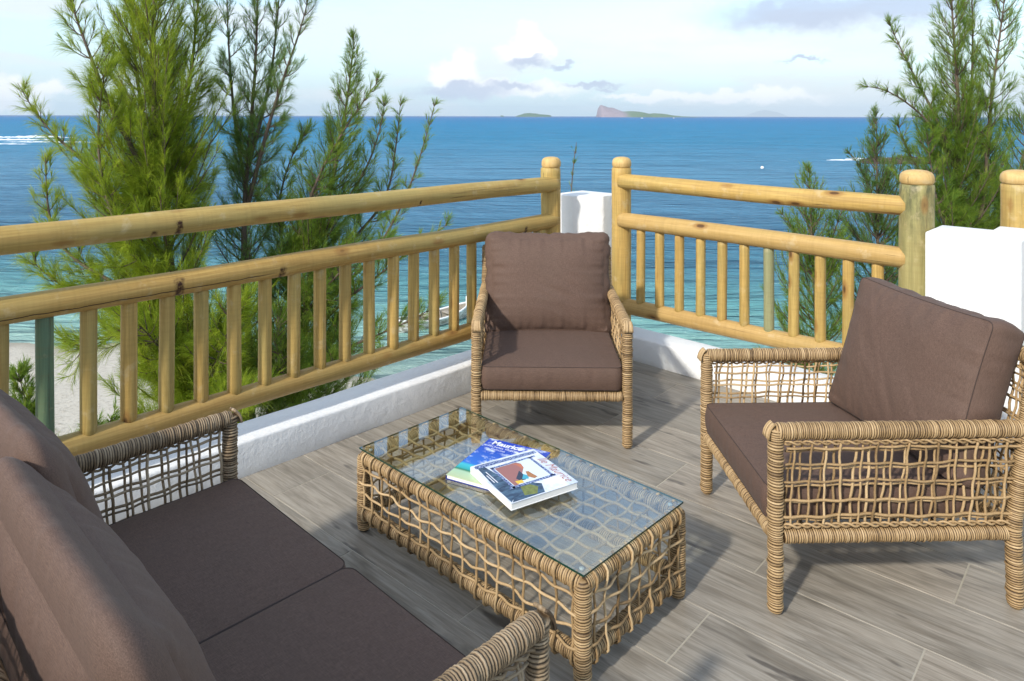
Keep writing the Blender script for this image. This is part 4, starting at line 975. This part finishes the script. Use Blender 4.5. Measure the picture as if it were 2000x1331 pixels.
    V_ = np.stack([p0 - sd_ * .8, p0 + sd_ * .8, p1 + sd_, p1 - sd_, p2], 1).reshape(-1, 3); b_ = np.arange(n)[:, None] * 5
    tw_t = np.clip(g.normal(.5, .22, nT), 0, 1)[ti]; tint = np.clip(tw_t * .75 + g.normal(.12, .12, n), 0, 1)
    fo = MB(); fo.add(V_, quads=b_ + np.array([[0, 1, 2, 3]]), tris=b_ + np.array([[3, 2, 4]]), tint=np.repeat(tint, 5))
    e = empty(name, Vector(base)); tag(e, label, 'tree', group)
    off = np.array(base)
    for mbx, nm, M_, kd in ((tk, 'trunk', M_bark, None), (bk, 'branches', M_bark, 'stuff'), (fo, 'foliage', M_f, 'stuff')):
        mbx.v = [v_ - off for v_ in mbx.v]
        if nm == 'foliage' or mbx.n:
            o = mbx.build(nm, M_, e, smooth=(nm != 'foliage'))
            if kd: o['kind'] = kd
    if cones:
        cb_ = MB(); nc_ = int(nT * .16); ci = g.choice(nT, nc_, replace=False); r_ = .0085
        c = Pp[ci] + Dd[ci] * .012 - off; ax = np.array([[1, 0, 0], [-1, 0, 0], [0, 1, 0], [0, -1, 0], [0, 0, 1.3], [0, 0, -1.3]]) * r_
        V_ = (c[:, None] + ax[None]).reshape(-1, 3); fc = np.array([[0, 2, 4], [2, 1, 4], [1, 3, 4], [3, 0, 4], [2, 0, 5], [1, 2, 5], [3, 1, 5], [0, 3, 5]])
        cb_.add(V_, tris=(np.arange(nc_)[:, None, None] * 6 + fc[None]).reshape(-1, 3)); o = cb_.build('cones', M_cone, e); o['kind'] = 'stuff'
    return e
def W3(px, py, Y): return tuple(PX(px, py, Y))
def root(px, Y):
    x = (px - 1000) / F * Y; return (x, Y, float(ground_z(np.array(x), np.array(Y))) - .1)
def stem(pts, r0, b0, b1, **kw): return dict(pts=pts, r0=r0, b0=b0, b1=b1, **kw)
GRP = 'casuarina trees below the terrace'
Y = 8.2
tree('casuarina_tree', [
    stem([root(385, Y), W3(378, 900, Y), W3(372, 720, Y), W3(340, 560, Y), W3(314, 400, Y), W3(300, 250, Y), W3(302, 60, Y), W3(306, -120, Y)], .085, 1.2, .35, **{'from': .33, 'bx': [.33, .6, .8, 1], 'by': [1.25, 1.25, .9, .4], 'gap': .034}),
    stem([W3(318, 440, Y), W3(280, 330, Y - .3), W3(225, 230, Y - .5), W3(180, 120, Y - .6), W3(140, 20, Y - .6), W3(125, -60, Y - .6)], .03, .45, .22, gap=.06),
    stem([W3(316, 430, Y), W3(345, 300, Y + .3), W3(375, 150, Y + .5), W3(385, 0, Y + .6), W3(395, -110, Y + .6)], .03, .5, .25, gap=.055),
    stem([W3(312, 420, Y), W3(290, 280, Y + .3), W3(262, 120, Y + .4), W3(255, -30, Y + .4), W3(250, -130, Y + .4)], .03, .5, .28, gap=.055),
    stem([W3(330, 560, Y), W3(240, 470, Y - .5), W3(200, 360, Y - .6), W3(190, 250, Y - .6), W3(205, 130, Y - .6)], .028, .5, .18, gap=.055),
    stem([W3(300, 480, Y), W3(200, 340, Y + .2), W3(120, 280, Y + .2), W3(70, 225, Y + .2), W3(34, 165, Y + .2)], .028, .38, .07, gap=.05),
    stem([W3(340, 600, Y), W3(230, 560, Y - .4), W3(130, 500, Y - .4), W3(95, 430, Y - .4), W3(88, 300, Y - .4)], .026, .45, .08, gap=.06),
    stem([W3(345, 620, Y), W3(230, 620, Y - .4), W3(120, 560, Y - .5), W3(55, 505, Y - .5)], .026, .4, .12, gap=.06),
    stem([W3(365, 700, Y), W3(300, 680, Y - .5), W3(215, 650, Y - .7), W3(140, 690, Y - .8)], .026, .5, .3, gap=.05),
    stem([W3(370, 780, Y), W3(330, 700, Y - .6), W3(280, 640, Y - 1.0), W3(250, 620, Y - 1.2)], .022, .6, .3, gap=.045),
    stem([W3(374, 800, Y), W3(420, 720, Y - .6), W3(450, 650, Y - .9), W3(455, 600, Y - 1.0)], .022, .6, .3, gap=.045),
    stem([W3(376, 860, Y), W3(400, 820, Y - .6), W3(440, 790, Y - 1.0), W3(500, 770, Y - 1.2)], .022, .5, .3, gap=.045),
], M_fol_yellow, 'largest casuarina tree, bright yellow-green, rising behind the left railing', GRP, 3, dens=1.25, nl=.25, nw=.0026)
Y = 8.9
tree('casuarina_tree', [
    stem([root(480, Y), W3(492, 900, Y), W3(490, 700, Y), W3(480, 560, Y), W3(478, 400, Y), W3(486, 250, Y), W3(500, 90, Y), W3(510, -80, Y)], .07, .8, .25, **{'from': .30, 'bx': [.3, .55, .62, 1], 'by': [1.1, .9, .45, .24], 'gap': .05}),
    stem([W3(480, 420, Y), W3(520, 260, Y - .2), W3(560, 140, Y - .3), W3(590, 50, Y - .3), W3(606, -30, Y - .3)], .028, .40, .16, gap=.06),
    stem([W3(482, 380, Y), W3(458, 240, Y + .2), W3(448, 100, Y + .3), W3(440, -40, Y + .3)], .024, .35, .2, gap=.07),
    stem([W3(484, 330, Y), W3(530, 160, Y + .2), W3(545, 20, Y + .2), W3(548, -60, Y + .2)], .024, .35, .2, gap=.065),
], M_fol_deep, 'slender dark casuarina tree with forked top, just right of the largest bright tree', GRP, 8, dens=1.2, nl=.19, nw=.0024)
Y = 9.2
tree('casuarina_tree', [
    stem([root(560, Y), W3(575, 900, Y), W3(590, 700, Y), W3(610, 520, Y), W3(640, 400, Y), W3(665, 260, Y), W3(690, 120, Y), W3(694, 62, Y)], .065, .9, .1, **{'from': .30, 'bx': [.3, .6, .8, 1], 'by': [1.25, 1.0, .5, .06], 'gap': .042}),
    stem([W3(560, 560, Y), W3(600, 400, Y - .3), W3(650, 290, Y - .4), W3(720, 180, Y - .4), W3(745, 150, Y - .4)], .026, .5, .08, gap=.055),
    stem([W3(590, 520, Y), W3(660, 420, Y), W3(720, 330, Y + .1), W3(745, 250, Y + .1), W3(752, 190, Y + .1)], .024, .42, .07, gap=.055),
    stem([W3(600, 560, Y), W3(690, 470, Y + .3), W3(760, 390, Y + .3), W3(775, 280, Y + .3), W3(781, 190, Y + .3)], .024, .38, .05, gap=.06),
    stem([W3(600, 620, Y), W3(720, 520, Y), W3(790, 400, Y), W3(825, 290, Y), W3(850, 190, Y)], .022, .28, .04, gap=.07),
    stem([W3(585, 680, Y), W3(660, 600, Y - .3), W3(740, 540, Y - .4), W3(830, 470, Y - .4), W3(885, 430, Y - .4)], .022, .4, .08, gap=.07),
    stem([W3(580, 720, Y), W3(680, 680, Y - .5), W3(780, 640, Y - .6), W3(870, 590, Y - .6)], .022, .5, .15, gap=.06),
    stem([W3(575, 760, Y), W3(620, 720, Y - .8), W3(680, 720, Y - 1.2), W3(760, 700, Y - 1.4)], .022, .5, .2, gap=.05),
    stem([W3(575, 800, Y), W3(560, 740, Y - .8), W3(540, 680, Y - 1.2), W3(545, 620, Y - 1.3)], .022, .6, .3, gap=.05),
    stem([W3(575, 640, Y), W3(640, 560, Y - .6), W3(700, 500, Y - .8), W3(760, 470, Y - .9)], .022, .5, .2, gap=.05),
    stem([W3(575, 560, Y), W3(540, 430, Y), W3(560, 330, Y - .2), W3(600, 250, Y - .2)], .022, .45, .15, gap=.06),
], M_fol_green, 'casuarina tree fanning out rightwards with thin curved tips, behind the left railing', GRP, 15, dens=1.3, nl=.19, nw=.0024)
Y = 9.4
tree('casuarina_tree', [
    stem([root(1880, Y), W3(1880, 800, Y), W3(1868, 500, Y), W3(1866, 380, Y), W3(1872, 220, Y), W3(1862, 60, Y), W3(1856, -70, Y)], .08, .9, .2, **{'from': .45, 'bx': [.45, .65, .8, 1], 'by': [1.3, .95, .5, .24], 'gap': .038}),
    stem([W3(1885, 520, Y), W3(1925, 400, Y - .2), W3(1932, 260, Y - .2), W3(1945, 110, Y - .2), W3(1962, -50, Y - .2)], .03, .55, .3, gap=.055),
    stem([W3(1868, 380, Y), W3(1890, 260, Y + .2), W3(1905, 120, Y + .2), W3(1893, -60, Y + .2)], .024, .4, .2, gap=.06),
    stem([W3(1870, 330, Y), W3(1830, 230, Y), W3(1790, 150, Y), W3(1758, 85, Y), W3(1734, 32, Y)], .02, .30, .07, gap=.045),
    stem([W3(1866, 330, Y), W3(1820, 240, Y - .2), W3(1770, 195, Y - .2), W3(1725, 170, Y - .2), W3(1680, 167, Y - .2)], .018, .22, .04, gap=.045),
    stem([W3(1870, 480, Y), W3(1830, 380, Y), W3(1790, 320, Y), W3(1762, 260, Y), W3(1755, 230, Y)], .02, .4, .1, gap=.05),
    stem([W3(1900, 520, Y), W3(1970, 420, Y), W3(2010, 280, Y), W3(2030, 120, Y)], .026, .6, .3, gap=.055),
    stem([W3(1868, 480, Y), W3(1835, 420, Y - .3), W3(1822, 330, Y - .3), W3(1815, 260, Y - .3)], .02, .45, .2, gap=.05),
], M_fol_green, 'tall airy casuarina tree at the right edge behind the mottled post and wide pillar', GRP, 21, dens=1.3, nl=.19, nw=.0024)
Y = 11.5
tree('casuarina_tree', [
    stem([root(1722, Y), W3(1722, 800, Y), W3(1720, 600, Y), W3(1716, 420, Y), W3(1712, 300, Y), W3(1709, 212, Y)], .05, 1.0, .04, **{'from': .45, 'bx': [.45, .7, .88, 1], 'by': [1.3, .9, .42, .05], 'gap': .038}),
    stem([W3(1718, 440, Y), W3(1690, 340, Y), W3(1665, 300, Y), W3(1648, 290, Y)], .016, .25, .05, gap=.06),
    stem([W3(1718, 460, Y), W3(1750, 380, Y), W3(1760, 330, Y), W3(1764, 300, Y)], .016, .3, .08, gap=.06),
], M_fol_deep, 'young pointed casuarina tree just left of the thick mottled green post', GRP, 27, dens=1.2, nl=.15)
Y = 11.0
tree('casuarina_tree', [
    stem([root(1600, Y), W3(1598, 800, Y), W3(1595, 640, Y), W3(1590, 500, Y), W3(1584, 400, Y), W3(1580, 322, Y)], .05, .9, .05, **{'from': .40, 'bx': [.4, .7, .88, 1], 'by': [1.2, .95, .45, .05], 'gap': .038}),
    stem([W3(1594, 560, Y), W3(1560, 470, Y), W3(1540, 430, Y), W3(1520, 405, Y)], .016, .3, .06, gap=.06),
    stem([W3(1594, 560, Y), W3(1630, 450, Y), W3(1650, 400, Y), W3(1655, 370, Y)], .016, .35, .08, gap=.06),
], M_fol_green, 'smaller pointed casuarina tree behind the middle of the right railing', GRP, 33, dens=1.2, nl=.15)
Y = 7.6
tree('casuarina_tree', [stem([root(1118, Y), W3(1118, 700, Y), W3(1116, 420, Y), W3(1118, 340, Y), W3(1124, 278, Y)], .03, .2, .03, **{'from': .6, 'gap': .05})], M_fol_deep,
     'thin green treetop poking up just behind the white corner pillar', GRP, 39, cones=False, dens=.8, nl=.09)
Y = 6.6
tree('casuarina_shrub', [
    stem([root(70, Y), W3(75, 1100, Y), W3(70, 900, Y), W3(48, 800, Y), W3(28, 725, Y)], .03, .5, .12, **{'from': .6, 'gap': .03}),
    stem([W3(75, 1000, Y), W3(140, 880, Y), W3(200, 830, Y), W3(240, 815, Y)], .014, .25, .06, gap=.06),
    stem([W3(72, 900, Y), W3(20, 830, Y), W3(-20, 770, Y)], .014, .25, .06, gap=.05)],
    M_fol_green, 'small casuarina shrub low at the far left behind the green baluster', GRP, 44, cones=False, dens=1.6, nl=.17)

# ------------------------------------------------------------------ the air between here and the islands
HAZE = True
if HAZE:
    mb = MB(); rbox(mb, (-16000, -3500, SEA - 4), (16000, 32500, 400), 1); o = mb.mesh('haze', False)
    m = bpy.data.materials.new('sea_haze'); m.use_nodes = True; t = NT(m.node_tree); t.n.clear(); oo = t.node('ShaderNodeOutputMaterial'); vv = t.node('ShaderNodeVolumePrincipled')
    vv.inputs['Color'].default_value = (.78, .90, 1, 1); vv.inputs['Density'].default_value = .000042; t.l.new(vv.outputs[0], oo.inputs['Volume'])
    ho = mesh_obj('haze', o, m); ho['kind'] = 'stuff'
S.render.engine = 'CYCLES'
S.cycles.transparent_max_bounces = 12
